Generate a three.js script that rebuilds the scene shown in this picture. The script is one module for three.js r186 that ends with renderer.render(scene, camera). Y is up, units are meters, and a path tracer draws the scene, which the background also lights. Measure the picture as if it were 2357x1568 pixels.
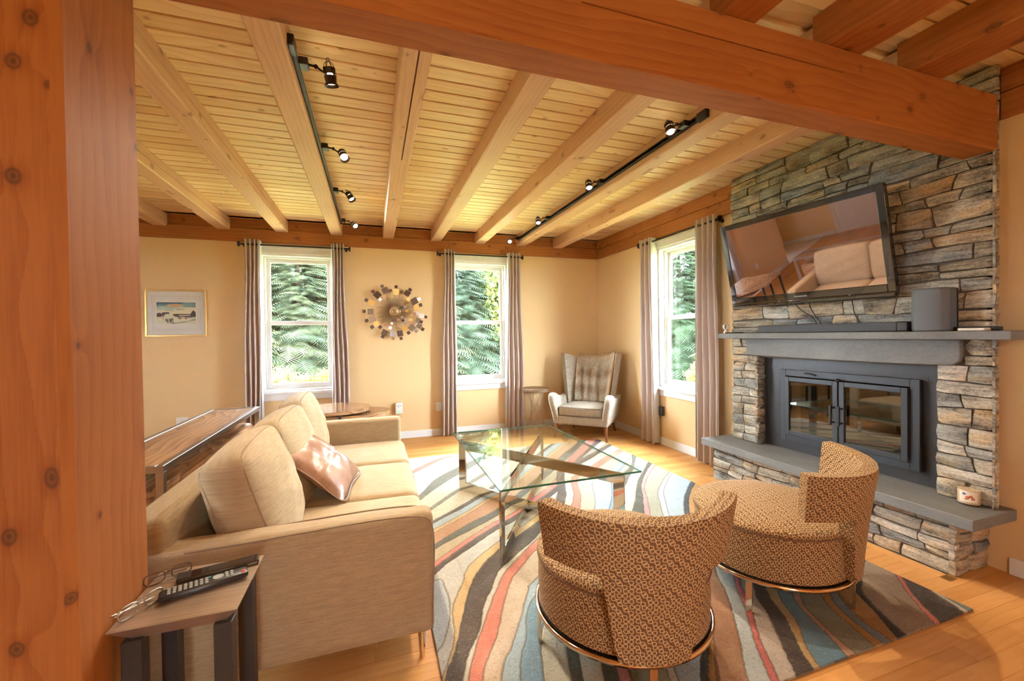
import * as THREE from 'three';
import { RoundedBoxGeometry } from 'three/addons/geometries/RoundedBoxGeometry.js';
import { mergeGeometries, toCreasedNormals } from 'three/addons/utils/BufferGeometryUtils.js';
import { RectAreaLightUniformsLib } from 'three/addons/lights/RectAreaLightUniformsLib.js';
import { FontLoader } from 'three/addons/loaders/FontLoader.js';
import { TextGeometry } from 'three/addons/geometries/TextGeometry.js';

// ---------------------------------------------------------------- camera, sky, exposure
// metres, y up; the corner of the window wall (z = 0) and the fireplace wall (x = 0) is the origin
const scene = new THREE.Scene();
const camera = new THREE.PerspectiveCamera(78.76, 2357 / 1568, 0.05, 200);
camera.position.set(-3.2992, 1.35, 5.6576);
camera.rotation.order = 'YXZ';
camera.rotation.set(-0.01333, -0.32328, -0.01404);
camera.focus = 3.6;
camera.userData.fStop = 3.4;
const SKY = 85;
scene.background = new THREE.Color().setRGB(0.80, 0.93, 1.04);
scene.backgroundIntensity = SKY;
const renderer = new THREE.WebGLRenderer();
renderer.toneMapping = THREE.LinearToneMapping;
renderer.toneMappingExposure = 1.35;
renderer.shadowMap.enabled = true;
RectAreaLightUniformsLib.init();
const WARM = new THREE.Color().setRGB(1.0, 0.73, 0.46), HALOGEN = new THREE.Color().setRGB(1.0, 0.84, 0.64);
const SPOT_CD = 7.0, BULB_CD = 1.1;

// ---------------------------------------------------------------- helpers
function rng(seed) { let a = seed >>> 0; return () => { a = (a + 0x6D2B79F5) >>> 0; let t = a; t = Math.imul(t ^ (t >>> 15), t | 1); t ^= t + Math.imul(t ^ (t >>> 7), t | 61); return ((t ^ (t >>> 14)) >>> 0) / 4294967296; }; }
const clamp = (x, a = 0, b = 1) => Math.min(b, Math.max(a, x));
const lerp = (a, b, t) => a + (b - a) * t;
const smooth = (a, b, x) => { const t = clamp((x - a) / (b - a)); return t * t * (3 - 2 * t); };
const V = (x, y, z) => new THREE.Vector3(x, y, z);
function hash(x, y, s) { let h = Math.imul(x, 374761393) + Math.imul(y, 668265263) + Math.imul(s, 974634541); h = Math.imul(h ^ (h >>> 13), 1274126177); return ((h ^ (h >>> 16)) >>> 0) / 4294967296; }
function pnoise(x, y, px, py, s) {              // value noise with period (px, py)
  const x0 = Math.floor(x), y0 = Math.floor(y), fx = x - x0, fy = y - y0, m = (a, b) => ((a % b) + b) % b;
  const u = fx * fx * (3 - 2 * fx), v = fy * fy * (3 - 2 * fy), xa = m(x0, px), xb = m(x0 + 1, px), ya = m(y0, py), yb = m(y0 + 1, py);
  return lerp(lerp(hash(xa, ya, s), hash(xb, ya, s), u), lerp(hash(xa, yb, s), hash(xb, yb, s), u), v);
}
function fbm(u, v, fx, fy, oct, s) { let a = 0.5, t = 0, n = 0; for (let o = 0; o < oct; o++) { t += a * pnoise(u * fx, v * fy, fx, fy, s + o * 17); n += a; a *= 0.5; fx *= 2; fy *= 2; } return t / n; }
const srgb = (c) => Math.round(255 * clamp(c <= 0.0031308 ? 12.92 * c : 1.055 * Math.pow(c, 1 / 2.4) - 0.055));
function dataTex(w, h, fn, color = true) {
  const d = new Uint8Array(w * h * 4), o = [0, 0, 0];
  for (let j = 0; j < h; j++) for (let i = 0; i < w; i++) { fn((i + 0.5) / w, (j + 0.5) / h, o); const k = (j * w + i) * 4; for (let c = 0; c < 3; c++) d[k + c] = color ? srgb(o[c]) : Math.round(255 * clamp(o[c])); d[k + 3] = 255; }
  const t = new THREE.DataTexture(d, w, h, THREE.RGBAFormat); t.wrapS = t.wrapT = THREE.RepeatWrapping; t.magFilter = THREE.LinearFilter; t.minFilter = THREE.LinearFilter;
  if (color) t.colorSpace = THREE.SRGBColorSpace; t.needsUpdate = true; return t;
}
function canvasTex(w, h, draw) {
  const c = document.createElement('canvas'); c.width = w; c.height = h; const g = c.getContext('2d'); draw(g, w, h);
  const t = new THREE.CanvasTexture(c); t.colorSpace = THREE.SRGBColorSpace; t.magFilter = THREE.LinearFilter; t.wrapS = t.wrapT = THREE.RepeatWrapping; return t;
}
const mat = (o) => new THREE.MeshStandardMaterial(o), phys = (o) => new THREE.MeshPhysicalMaterial(o);
const lin = (r, g, b) => new THREE.Color().setRGB(r, g, b);

// geometry helpers ------------------------------------------------
const ng = (g) => { const n = g.index ? g.toNonIndexed() : g; for (const k of Object.keys(n.attributes)) if (!['position', 'normal', 'uv'].includes(k)) n.deleteAttribute(k); return n; };
const merge = (list) => list.length === 1 ? ng(list[0]) : mergeGeometries(list.map(ng));
function uvBy(geo, axis = 'x', su = 1, sv = 1, ou = 0, ov = 0) {   // uv in metres, u along the grain axis
  const g = ng(geo), p = g.attributes.position, n = g.attributes.normal, uv = new Float32Array(p.count * 2), A = { x: 0, y: 1, z: 2 }[axis];
  for (let i = 0; i < p.count; i += 3) {
    const nn = [0, 0, 0]; for (let k = 0; k < 3; k++) { nn[0] += Math.abs(n.getX(i + k)); nn[1] += Math.abs(n.getY(i + k)); nn[2] += Math.abs(n.getZ(i + k)); }
    const N = nn.indexOf(Math.max(...nn)); let U = A, W; if (N === A) { U = (A + 1) % 3; W = (A + 2) % 3; } else W = 3 - A - N;
    for (let k = 0; k < 3; k++) { const q = [p.getX(i + k), p.getY(i + k), p.getZ(i + k)]; uv[(i + k) * 2] = (q[U] * (N === A ? 0.3 : 1)) / su + ou; uv[(i + k) * 2 + 1] = q[W] / sv + ov + (N === 1 ? 0.37 : 0); }
  }
  g.setAttribute('uv', new THREE.BufferAttribute(uv, 2)); return g;
}
const box = (w, h, d, x = 0, y = 0, z = 0) => new THREE.BoxGeometry(w, h, d).translate(x, y, z);
const bx = (x0, x1, y0, y1, z0, z1) => box(x1 - x0, y1 - y0, z1 - z0, (x0 + x1) / 2, (y0 + y1) / 2, (z0 + z1) / 2);
const rbx = (x0, x1, y0, y1, z0, z1, r = 0.01, s = 2) => new RoundedBoxGeometry(x1 - x0, y1 - y0, z1 - z0, s, Math.min(r, 0.49 * Math.min(x1 - x0, y1 - y0, z1 - z0))).translate((x0 + x1) / 2, (y0 + y1) / 2, (z0 + z1) / 2);
const cyl = (r0, r1, h, x = 0, y = 0, z = 0, n = 24, open = false) => new THREE.CylinderGeometry(r1, r0, h, n, 1, open).translate(x, y, z);   // r0 at the bottom
function rod(a, b, r, n = 8, r1 = r) {
  const d = b.clone().sub(a), g = new THREE.CylinderGeometry(r1, r, d.length(), n); g.translate(0, d.length() / 2, 0);
  g.applyQuaternion(new THREE.Quaternion().setFromUnitVectors(V(0, 1, 0), d.clone().normalize())); g.translate(a.x, a.y, a.z); return g;
}
const tube = (pts, r, seg = 24, n = 8, closed = false) => new THREE.TubeGeometry(new THREE.CatmullRomCurve3(pts, closed), seg, r, n, closed);
const lathe = (prof, n = 40) => new THREE.LatheGeometry(prof.map(([r, y]) => new THREE.Vector2(r, y)), n);
function extr(pts, depth, bevel = 0, bs = 2) {   // outline in xy, thickness along z centred
  const s = new THREE.Shape(pts.map(([x, y]) => new THREE.Vector2(x, y)));
  return new THREE.ExtrudeGeometry(s, { depth: depth - 2 * bevel, bevelEnabled: bevel > 0, bevelSize: bevel, bevelThickness: bevel, bevelOffset: -bevel, bevelSegments: bs, curveSegments: 10 }).translate(0, 0, -(depth - 2 * bevel) / 2);
}
function shell(f, ns, nt, th) {                 // f(s in -1..1, t in 0..1) -> Vector3 of the middle surface; closed sheet of that thickness (number or function)
  const P = [], e = 1e-3;
  for (let j = 0; j <= nt; j++) for (let i = 0; i <= ns; i++) {
    const s = -1 + 2 * i / ns, t = j / nt, p = f(s, t), ds = f(Math.min(1, s + e), t).sub(f(Math.max(-1, s - e), t)), dt = f(s, Math.min(1, t + e)).sub(f(s, Math.max(0, t - e)));
    const n = ds.cross(dt).normalize(), h = (typeof th === 'function' ? th(s, t) : th) / 2; P.push([p.clone().addScaledVector(n, h), p.clone().addScaledVector(n, -h)]);
  }
  const pos = [], uv = [], W = ns + 1, tri = (a, b, c, ua, ub, uc) => { for (const q of [a, b, c]) pos.push(q.x, q.y, q.z); for (const q of [ua, ub, uc]) uv.push(q[0], q[1]); };
  const U = (i, j) => [i / ns, j / nt];
  for (let j = 0; j < nt; j++) for (let i = 0; i < ns; i++) {
    const a = j * W + i, b = a + 1, c = a + W, d = c + 1;
    tri(P[a][0], P[b][0], P[d][0], U(i, j), U(i + 1, j), U(i + 1, j + 1)); tri(P[a][0], P[d][0], P[c][0], U(i, j), U(i + 1, j + 1), U(i, j + 1));
    tri(P[a][1], P[d][1], P[b][1], U(i, j), U(i + 1, j + 1), U(i + 1, j)); tri(P[a][1], P[c][1], P[d][1], U(i, j), U(i, j + 1), U(i + 1, j + 1));
  }
  const edge = (k, l, u, v) => { tri(P[k][0], P[k][1], P[l][1], u, u, v); tri(P[k][0], P[l][1], P[l][0], u, v, v); };
  for (let i = 0; i < ns; i++) { edge(i, i + 1, U(i, 0), U(i + 1, 0)); edge(nt * W + i + 1, nt * W + i, U(i + 1, nt), U(i, nt)); }
  for (let j = 0; j < nt; j++) { edge((j + 1) * W, j * W, U(0, j + 1), U(0, j)); edge(j * W + ns, (j + 1) * W + ns, U(ns, j), U(ns, j + 1)); }
  const g = new THREE.BufferGeometry(); g.setAttribute('position', new THREE.Float32BufferAttribute(pos, 3)); g.setAttribute('uv', new THREE.Float32BufferAttribute(uv, 2)); g.computeVertexNormals();
  return toCreasedNormals(g, 0.9);
}
function cushion(w, h, d, bulge, r, seed = 1, wr = 0.004) {   // box cushion: h is the thin way, rounded edges, swollen faces, small wrinkles
  const nx = 22, ny = 6, nz = 22, g = new THREE.BoxGeometry(w, h, d, nx, ny, nz), p = g.attributes.position, R = rng(seed), ph = [R() * 9, R() * 9, R() * 9];
  for (let i = 0; i < p.count; i++) {
    let x = p.getX(i), y = p.getY(i), z = p.getZ(i);
    const cx = clamp(x, -w / 2 + r, w / 2 - r), cy = clamp(y, -h / 2 + r, h / 2 - r), cz = clamp(z, -d / 2 + r, d / 2 - r);
    const q = V(x - cx, y - cy, z - cz), l = q.length(); if (l > 0) q.multiplyScalar(r / Math.max(l, 1e-6)); if (l > 0) { x = cx + q.x; y = cy + q.y; z = cz + q.z; }
    const a = 1 - Math.pow(Math.abs(2 * x / w), 2.5), b = 1 - Math.pow(Math.abs(2 * z / d), 2.5), k = Math.max(0, a) * Math.max(0, b);
    y += Math.sign(y) * (bulge * k + wr * k * Math.sin(31 * x + 7 * z + ph[0]) * Math.sin(19 * z - 9 * x + ph[1])); 
    const c = 1 - Math.pow(Math.abs(2 * y / (h + 2 * bulge)), 2); x += Math.sign(x) * 0.35 * bulge * c * Math.max(0, b) * smooth(0.6, 1, Math.abs(2 * x / w)); z += Math.sign(z) * 0.35 * bulge * c * Math.max(0, a) * smooth(0.6, 1, Math.abs(2 * z / d));
    p.setXYZ(i, x, y, z);
  }
  const n = ng(g); n.computeVertexNormals(); return smoothN(n, 1.2);
}
const smoothN = (g, a = 1.2) => toCreasedNormals(g, a);

// scene helpers ---------------------------------------------------
const taken = {};
function numbered(n) { if (!(n in taken)) { taken[n] = 0; return n; } taken[n]++; return n + '_' + String(taken[n]).padStart(3, '0'); }
function mesh(name, geo, material, parent) { const m = new THREE.Mesh(geo, material); m.name = name; m.castShadow = m.receiveShadow = true; if (parent) parent.add(m); return m; }
const part = (name, geos, material, parent) => mesh(name, Array.isArray(geos) ? merge(geos) : geos, material, parent);
function group(name, parent) { const g = new THREE.Group(); g.name = name; parent.add(g); return g; }
function tag(o, label, category, group, kind) { o.userData.label = label; o.userData.category = category; if (group) o.userData.group = group; if (kind) o.userData.kind = kind; return o; }
function thing(name, label, category, [x, y, z] = [0, 0, 0], turn = 0, grp, kind) { const o = group(numbered(name), scene); o.position.set(x, y, z); o.rotation.y = turn; return tag(o, label, category, grp, kind); }
function solo(name, geos, material, label, category, grp, kind) { const m = part(numbered(name), geos, material, scene); return tag(m, label, category, grp, kind); }
function dup(src, pos, turn, label) { const r = src.clone(); r.name = numbered(src.name.replace(/_\d{3}$/, '')); r.userData = { ...src.userData }; if (label) r.userData.label = label; r.position.set(...pos); if (turn !== undefined) r.rotation.y = turn; scene.add(r); return r; }

// ---------------------------------------------------------------- materials
// wood: u along the grain; colours are linear
function woodTex(seed, light, dark, knotColor, o) {
  const R = rng(seed), K = [];
  for (let i = 0; i < o.knots; i++) K.push([R(), R(), lerp(o.kr[0], o.kr[1], Math.pow(R(), 1.6)), 0.4 + 0.6 * R(), 0.6 + 0.4 * R()]);
  if (o.at) for (const [a, b, r] of o.at) K.push([a, b, r, 0.55 + 0.3 * R(), 1]);
  const asp = o.len / o.wid, fib = new Float32Array(1024 * 256);
  const col = dataTex(1024, 256, (u, v, out) => {
    let ph = v * o.rings + o.warp * fbm(u, v, 3, 2, 3, seed + 3) * 2, kd = 0, kr = 0;
    for (const [ku, kv, r, st, am] of K) {
      let du = Math.abs(u - ku); du = Math.min(du, 1 - du) * asp; let dv = v - kv; if (dv > 0.5) dv -= 1; if (dv < -0.5) dv += 1;
      const d = Math.hypot(du * st, dv) * o.wid; ph += Math.sign(dv || 1) * 0.9 * Math.exp(-(d * d) / (9 * r * r)) * (1 - Math.exp(-Math.abs(dv) * o.wid / r));
      if (d < r * 2.4) { const dn = d * (0.85 + 0.4 * fbm(u, v, 64, 24, 2, seed)), k = (1 - smooth(r * 0.55, r * 1.2, dn)) * am * (0.72 + 0.28 * Math.sin(dn / r * 11)); kd = Math.max(kd, k); kr = Math.max(kr, am * 0.9 * (1 - smooth(r * 0.7, r * 2.4, d))); }
    }
    const f = ph - Math.floor(ph), ring = Math.pow(f, o.sharp), fine = fbm(u, v, 24, 220, 2, seed + 9), blot = fbm(u, v, 5, 3, 3, seed + 21);
    let k = clamp(o.ringAmt * ring + o.fineAmt * (fine - 0.5) + o.blot * (blot - 0.45) + kr * 0.5);
    for (let c = 0; c < 3; c++) out[c] = lerp(lerp(light[c], dark[c], k), knotColor[c], kd * 0.85);
    fib[Math.floor(v * 256) * 1024 + Math.floor(u * 1024)] = 0.5 + 0.4 * (fine - 0.5) - 0.25 * ring - 0.3 * kd;
  });
  const bump = dataTex(1024, 256, (u, v, out) => { out[0] = out[1] = out[2] = fib[Math.floor(v * 256) * 1024 + Math.floor(u * 1024)]; }, false);
  return { col, bump };
}
const pineT = woodTex(11, [0.83, 0.61, 0.35], [0.68, 0.43, 0.20], [0.17, 0.075, 0.03], { knots: 16, kr: [0.005, 0.017], len: 2.4, wid: 0.6, rings: 13, warp: 1.1, sharp: 2.2, ringAmt: 0.55, fineAmt: 0.5, blot: 0.7 });
const pineT2 = woodTex(57, [0.86, 0.65, 0.39], [0.70, 0.46, 0.22], [0.15, 0.07, 0.03], { knots: 9, kr: [0.005, 0.018], len: 2.4, wid: 0.6, rings: 9, warp: 2.0, sharp: 1.8, ringAmt: 0.6, fineAmt: 0.4, blot: 0.6 });
const firT = woodTex(23, [0.60, 0.375, 0.235], [0.46, 0.25, 0.145], [0.13, 0.06, 0.035], { knots: 14, kr: [0.006, 0.024], len: 2.4, wid: 0.6, rings: 20, warp: 1.3, sharp: 1.5, ringAmt: 0.5, fineAmt: 0.6, blot: 0.9 });
const stainT = woodTex(31, [0.43, 0.165, 0.044], [0.29, 0.09, 0.02], [0.09, 0.035, 0.016], { knots: 17, kr: [0.008, 0.021], len: 2.4, wid: 0.6, rings: 14, warp: 1.6, sharp: 1.3, ringAmt: 0.5, fineAmt: 0.6, blot: 1.0 });
const postT = woodTex(33, [0.43, 0.165, 0.044], [0.29, 0.09, 0.02], [0.07, 0.03, 0.018], { knots: 0, at: [[0.193, 0.94, 0.017], [0.15, 0.888, 0.017], [0.045, 0.878, 0.017], [0.764, 0.963, 0.016], [0.713, 0.838, 0.017], [0.607, 0.85, 0.017], [0.199, 0.33, 0.011], [0.198, 0.01, 0.009], [0.888, 0.45, 0.009], [0.709, 0.343, 0.009], [0.645, 0.503, 0.011], [0.133, 0.985, 0.009]], kr: [0.008, 0.02], len: 2.4, wid: 0.6, rings: 12, warp: 1.6, sharp: 1.3, ringAmt: 0.5, fineAmt: 0.6, blot: 1.0 });
const mapleT = woodTex(41, [0.62, 0.32, 0.105], [0.50, 0.22, 0.060], [0.28, 0.11, 0.035], { knots: 0, kr: [0.01, 0.02], len: 2.4, wid: 0.6, rings: 16, warp: 1.8, sharp: 1.2, ringAmt: 0.35, fineAmt: 0.5, blot: 1.0 });
const slabT = woodTex(71, [0.52, 0.31, 0.16], [0.22, 0.105, 0.045], [0.07, 0.04, 0.025], { knots: 4, kr: [0.012, 0.03], len: 2.4, wid: 0.6, rings: 9, warp: 2.6, sharp: 1.1, ringAmt: 0.9, fineAmt: 0.5, blot: 1.2 });
const wood = (t, rough, tint = [1, 1, 1], bs = 0.0006, extra = {}) => phys({ map: t.col, bumpMap: t.bump, bumpScale: bs, roughness: rough, color: lin(...tint), ...extra });
const M = {};
M.planks = [wood(pineT, 0.5), wood(pineT2, 0.5), wood(pineT, 0.5, [0.93, 0.87, 0.78]), wood(pineT2, 0.5, [1.04, 1.02, 0.98])];
M.joist = wood(firT, 0.55, [1.12, 1.1, 1.08]);
M.beam = wood(stainT, 0.6, [0.90, 0.87, 0.80], 0.0006, { specularIntensity: 0.6 });
M.post = wood(postT, 0.6, [0.90, 0.87, 0.80], 0.0006, { specularIntensity: 0.6 });
M.header = M.beam;
M.floor = [wood(mapleT, 0.24, [1, 1, 1], 0.0002), wood(mapleT, 0.26, [0.93, 0.90, 0.86], 0.0002), wood(mapleT, 0.24, [1.07, 1.08, 1.12], 0.0002)];
M.floorEdge = wood(mapleT, 0.25, [1.1, 1.12, 1.18], 0.0002);
M.slab = wood(slabT, 0.35);
M.slabEdge = wood(slabT, 0.5, [1.1, 1.05, 1.0], 0.002);
const plasterB = dataTex(256, 256, (u, v, o) => { o[0] = o[1] = o[2] = fbm(u, v, 40, 40, 3, 5); }, false);
const wallUV = (g) => uvBy(g, 'x', 0.5, 0.5);
M.wall = mat({ color: lin(0.75, 0.53, 0.275), roughness: 0.85, bumpMap: plasterB, bumpScale: 0.0006 });
M.white = mat({ color: lin(0.80, 0.80, 0.78), roughness: 0.45 });
M.plaster = mat({ color: lin(0.72, 0.66, 0.56), roughness: 0.9 });
M.vinyl = mat({ color: lin(0.84, 0.85, 0.86), roughness: 0.35 });
M.pane = phys({ color: lin(1, 1, 1), transmission: 1, thickness: 0, roughness: 0, ior: 1.45 });
M.iron = mat({ color: lin(0.035, 0.028, 0.024), roughness: 0.45, metalness: 0.7 });
M.black = mat({ color: lin(0.012, 0.012, 0.013), roughness: 0.4 });
M.blackGloss = phys({ color: lin(0.012, 0.012, 0.014), roughness: 0.06, clearcoat: 1, clearcoatRoughness: 0.03 });
M.chrome = mat({ color: lin(0.86, 0.85, 0.84), roughness: 0.06, metalness: 1 });
M.copper = mat({ color: lin(0.86, 0.70, 0.58), roughness: 0.10, metalness: 1 });
M.steel = mat({ color: lin(0.58, 0.60, 0.62), roughness: 0.28, metalness: 1 });
M.bronze = mat({ color: lin(0.50, 0.38, 0.26), roughness: 0.30, metalness: 0.85 });
M.antique = mat({ color: lin(0.30, 0.21, 0.12), roughness: 0.35, metalness: 0.9 });
// woven sofa cloth: fine cords along u
const cordT = dataTex(512, 512, (u, v, o) => { const l = 0.5 + 0.5 * Math.sin(v * Math.PI * 2 * 64), n = fbm(u, v, 24, 64, 3, 77), m = fbm(u, v, 6, 128, 2, 78); const k = clamp(0.80 + 0.10 * (l - 0.5) + 0.16 * (n - 0.5) + 0.34 * (m - 0.5)); o[0] = 0.46 * k; o[1] = 0.335 * k; o[2] = 0.185 * k; });
const cordB = dataTex(512, 512, (u, v, o) => { const l = 0.5 + 0.5 * Math.sin(v * Math.PI * 2 * 64); o[0] = o[1] = o[2] = 0.2 + 0.5 * l + 0.3 * fbm(u, v, 48, 64, 2, 79); }, false);
M.sofa = phys({ map: cordT, bumpMap: cordB, bumpScale: 0.0012, roughness: 0.85, sheen: 0.5, sheenColor: lin(0.8, 0.75, 0.65), sheenRoughness: 0.5 });
M.piping = mat({ color: lin(0.24, 0.175, 0.105), roughness: 0.85 });
const linenT = dataTex(512, 512, (u, v, o) => { const n = fbm(u, v, 128, 10, 3, 91), m = fbm(u, v, 10, 128, 2, 92), k = clamp(0.82 + 0.42 * (n - 0.5) + 0.12 * (m - 0.5)); o[0] = 0.46 * k; o[1] = 0.40 * k; o[2] = 0.31 * k; });
M.linen = phys({ map: linenT, bumpMap: cordB, bumpScale: 0.0006, roughness: 0.88, sheen: 0.4, sheenColor: lin(0.8, 0.8, 0.8), sheenRoughness: 0.5 });
M.walnut = wood(slabT, 0.35, [0.55, 0.38, 0.32]);
M.curtain = phys({ color: lin(0.50, 0.405, 0.345), roughness: 0.55, sheen: 0.7, sheenColor: lin(0.75, 0.7, 0.65), sheenRoughness: 0.35 });
M.lining = phys({ color: lin(0.78, 0.79, 0.80), roughness: 0.95, transmission: 0.35, thickness: 0 });
// tub chairs: linked figure-of-eight print
const loopT = canvasTex(1024, 1024, (g, w, h) => {
  g.fillStyle = 'rgb(98,68,40)'; g.fillRect(0, 0, w, h); const R = rng(5);
  g.lineCap = 'round'; g.lineJoin = 'round';
  const eight = (cx, cy, a, s) => { g.save(); g.translate(cx, cy); g.rotate(a); g.beginPath(); for (let k = 0; k <= 40; k++) { const t = k / 40 * Math.PI * 2, d = 1 + Math.pow(Math.sin(t), 2), x = s * 1.25 * Math.cos(t) / d, y = s * 1.15 * Math.sin(t) * Math.cos(t) / d * 1.55; k ? g.lineTo(x, y) : g.moveTo(x, y); } g.closePath(); g.lineWidth = s * 0.23; g.strokeStyle = 'rgb(200,166,116)'; g.stroke(); g.restore(); };
  const nx = 8, ny = 16; for (let j = 0; j < ny; j++) for (let i = 0; i < nx; i++) { const cx = (i + (j % 2) * 0.5) * w / nx, cy = (j + 0.5) * h / ny, a = [-0.15, 0.55, 0.1, 0.75, -0.1, 0.35][(i * 5 + j * 7 + ((i * j) % 3)) % 6]; for (const ox of [-w, 0, w]) for (const oy of [-h, 0, h]) if (cx + ox > -90 && cx + ox < w + 90 && cy + oy > -90 && cy + oy < h + 90) eight(cx + ox, cy + oy, a, 42); }
  for (let k = 0; k < 60000; k++) { g.fillStyle = R() < 0.5 ? 'rgba(60,32,14,0.10)' : 'rgba(235,205,165,0.10)'; g.fillRect(R() * w, R() * h, 2, 3); }
});
M.loop = phys({ map: loopT, roughness: 0.9, sheen: 0.35, sheenColor: lin(0.8, 0.7, 0.6), sheenRoughness: 0.5 });
const leatherT = dataTex(512, 512, (u, v, o) => { const n = fbm(u, v, 5, 5, 4, 61), m = fbm(u, v, 40, 40, 2, 62), k = clamp(0.35 + 1.1 * (n - 0.35) + 0.3 * (m - 0.5)); o[0] = lerp(0.17, 0.36, k); o[1] = lerp(0.08, 0.195, k); o[2] = lerp(0.045, 0.115, k); });
M.leather = phys({ map: leatherT, bumpMap: plasterB, bumpScale: 0.001, roughness: 0.36, clearcoat: 0.25, clearcoatRoughness: 0.3 });
// stones
const stoneT = [1, 2, 3].map((s) => dataTex(512, 256, (u, v, o) => { const n = fbm(u, v, 4, 5, 5, 100 * s), m = fbm(u, v, 50, 40, 2, 100 * s + 40), st = fbm(u, v, 3, 26, 3, 100 * s + 60), rust = smooth(0.55, 0.75, fbm(u, v, 3, 3, 3, 100 * s + 80)); let k = 0.55 + 0.9 * (n - 0.5) + 0.45 * (m - 0.5) + 0.5 * (st - 0.5); k = clamp(k, 0.15, 1); o[0] = k * lerp(0.95, 1.0, rust); o[1] = k * lerp(0.95, 0.86, rust); o[2] = k * lerp(0.95, 0.68, rust); }));
const stoneB = dataTex(512, 256, (u, v, o) => { o[0] = o[1] = o[2] = 0.6 * fbm(u, v, 8, 12, 4, 300) + 0.4 * fbm(u, v, 50, 50, 2, 310); }, false);
const stoneTint = [[0.50, 0.46, 0.37], [0.42, 0.40, 0.34], [0.36, 0.37, 0.34], [0.54, 0.48, 0.37], [0.58, 0.55, 0.47], [0.32, 0.345, 0.35], [0.44, 0.375, 0.27], [0.38, 0.345, 0.27], [0.50, 0.40, 0.28], [0.29, 0.29, 0.28]];
M.stones = stoneTint.map((c, i) => mat({ map: stoneT[i % 3], color: lin(c[0] * 1.25, c[1] * 1.25, c[2] * 1.25), bumpMap: stoneB, bumpScale: 0.006, roughness: 0.9 }));
M.mortar = mat({ color: lin(0.10, 0.085, 0.065), roughness: 1 });
const blueT = dataTex(512, 256, (u, v, o) => { const n = fbm(u, v, 5, 5, 4, 400), m = fbm(u, v, 80, 80, 2, 410), k = 0.8 + 0.35 * (n - 0.5) + 0.2 * (m - 0.5); o[0] = 0.225 * k; o[1] = 0.235 * k; o[2] = 0.235 * k; });
M.bluestone = mat({ map: blueT, bumpMap: stoneB, bumpScale: 0.0015, roughness: 0.62 });
M.wireMesh = mat({ color: lin(0.12, 0.12, 0.125), roughness: 0.4, metalness: 0.6 });
M.insert = mat({ color: lin(0.05, 0.055, 0.062), roughness: 0.42, metalness: 0.55 });
M.soot = mat({ color: lin(0.03, 0.026, 0.022), roughness: 1 });
M.stoveGlass = phys({ color: lin(0.75, 0.72, 0.68), transmission: 1, thickness: 0, roughness: 0.02, ior: 2.1 });

// ---------------------------------------------------------------- the room
const HB = 2.4927, JB = 2.625, CE = 2.765, PW = 0.1105;   // header underside, joist underside, ceiling boards, board width
const X0 = -8.2, Z1 = 9.0, ZE = -0.9, XE = -6.5;
function struct(name, geos, m, label, category, grp) { const o = part(name, geos, m, scene); return tag(o, label, category, grp, 'structure'); }
function wallShape(w, h, holes, th) {
  const s = new THREE.Shape([[0, 0], [w, 0], [w, h], [0, h]].map(([x, y]) => new THREE.Vector2(x, y)));
  for (const [a, b, c, d] of holes) s.holes.push(new THREE.Path([[a, c], [a, d], [b, d], [b, c]].map(([x, y]) => new THREE.Vector2(x, y))));
  return new THREE.ExtrudeGeometry(s, { depth: th, bevelEnabled: false });
}
const WY0 = 0.70, WY1 = 2.37, WH = 0.405;                 // window opening
const WIN = [[-4.16, 'back'], [-1.868, 'back'], [1.835, 'right']];
struct('wall_back', wallUV(wallShape(-XE + 0.16, 2.95, [-4.16, -1.868].map((c) => [c - WH - XE, c + WH - XE, WY0, WY1]), 0.16).translate(XE, 0, -0.16)), M.wall, 'tan painted wall with two windows and a metal sunburst', 'wall');
struct('wall_right', wallUV(wallShape(Z1 + 0.16, 2.95, [[1.835 - WH + 0.16, 1.835 + WH + 0.16, WY0, WY1], [3.08 + 0.16, 4.0 + 0.16, 0.46, 1.02]], 0.16).rotateY(-Math.PI / 2).translate(0.16, 0, -0.16)), M.wall, 'tan painted wall carrying the stone fireplace and one window', 'wall');
struct('wall_left', wallUV(wallShape(Z1 - ZE + 0.32, 2.95, [[4.0 - ZE, 4.9 - ZE, 1.0, 1.95]], 0.16).rotateY(-Math.PI / 2).translate(X0, 0, ZE - 0.16)), M.wall, 'tan painted wall with the white panelled door', 'wall');
struct('wall_entry', wallUV(merge([wallShape(-X0 + XE, 2.95, [[1.32, 1.52, 0.25, 2.0]], 0.16).translate(X0, 0, ZE - 0.16), bx(XE, XE + 0.16, 0, 2.95, ZE - 0.16, -0.16)])), M.wall, 'tan painted entry recess wall with a narrow sidelight', 'wall');
struct('wall_front', wallUV(wallShape(-X0 + 0.16, 2.95, [[4.9, 5.4, 1.0, 1.6]], 0.16).translate(X0, 0, Z1)), M.wall, 'tan painted wall with one small window opposite the window wall', 'wall');
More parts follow.
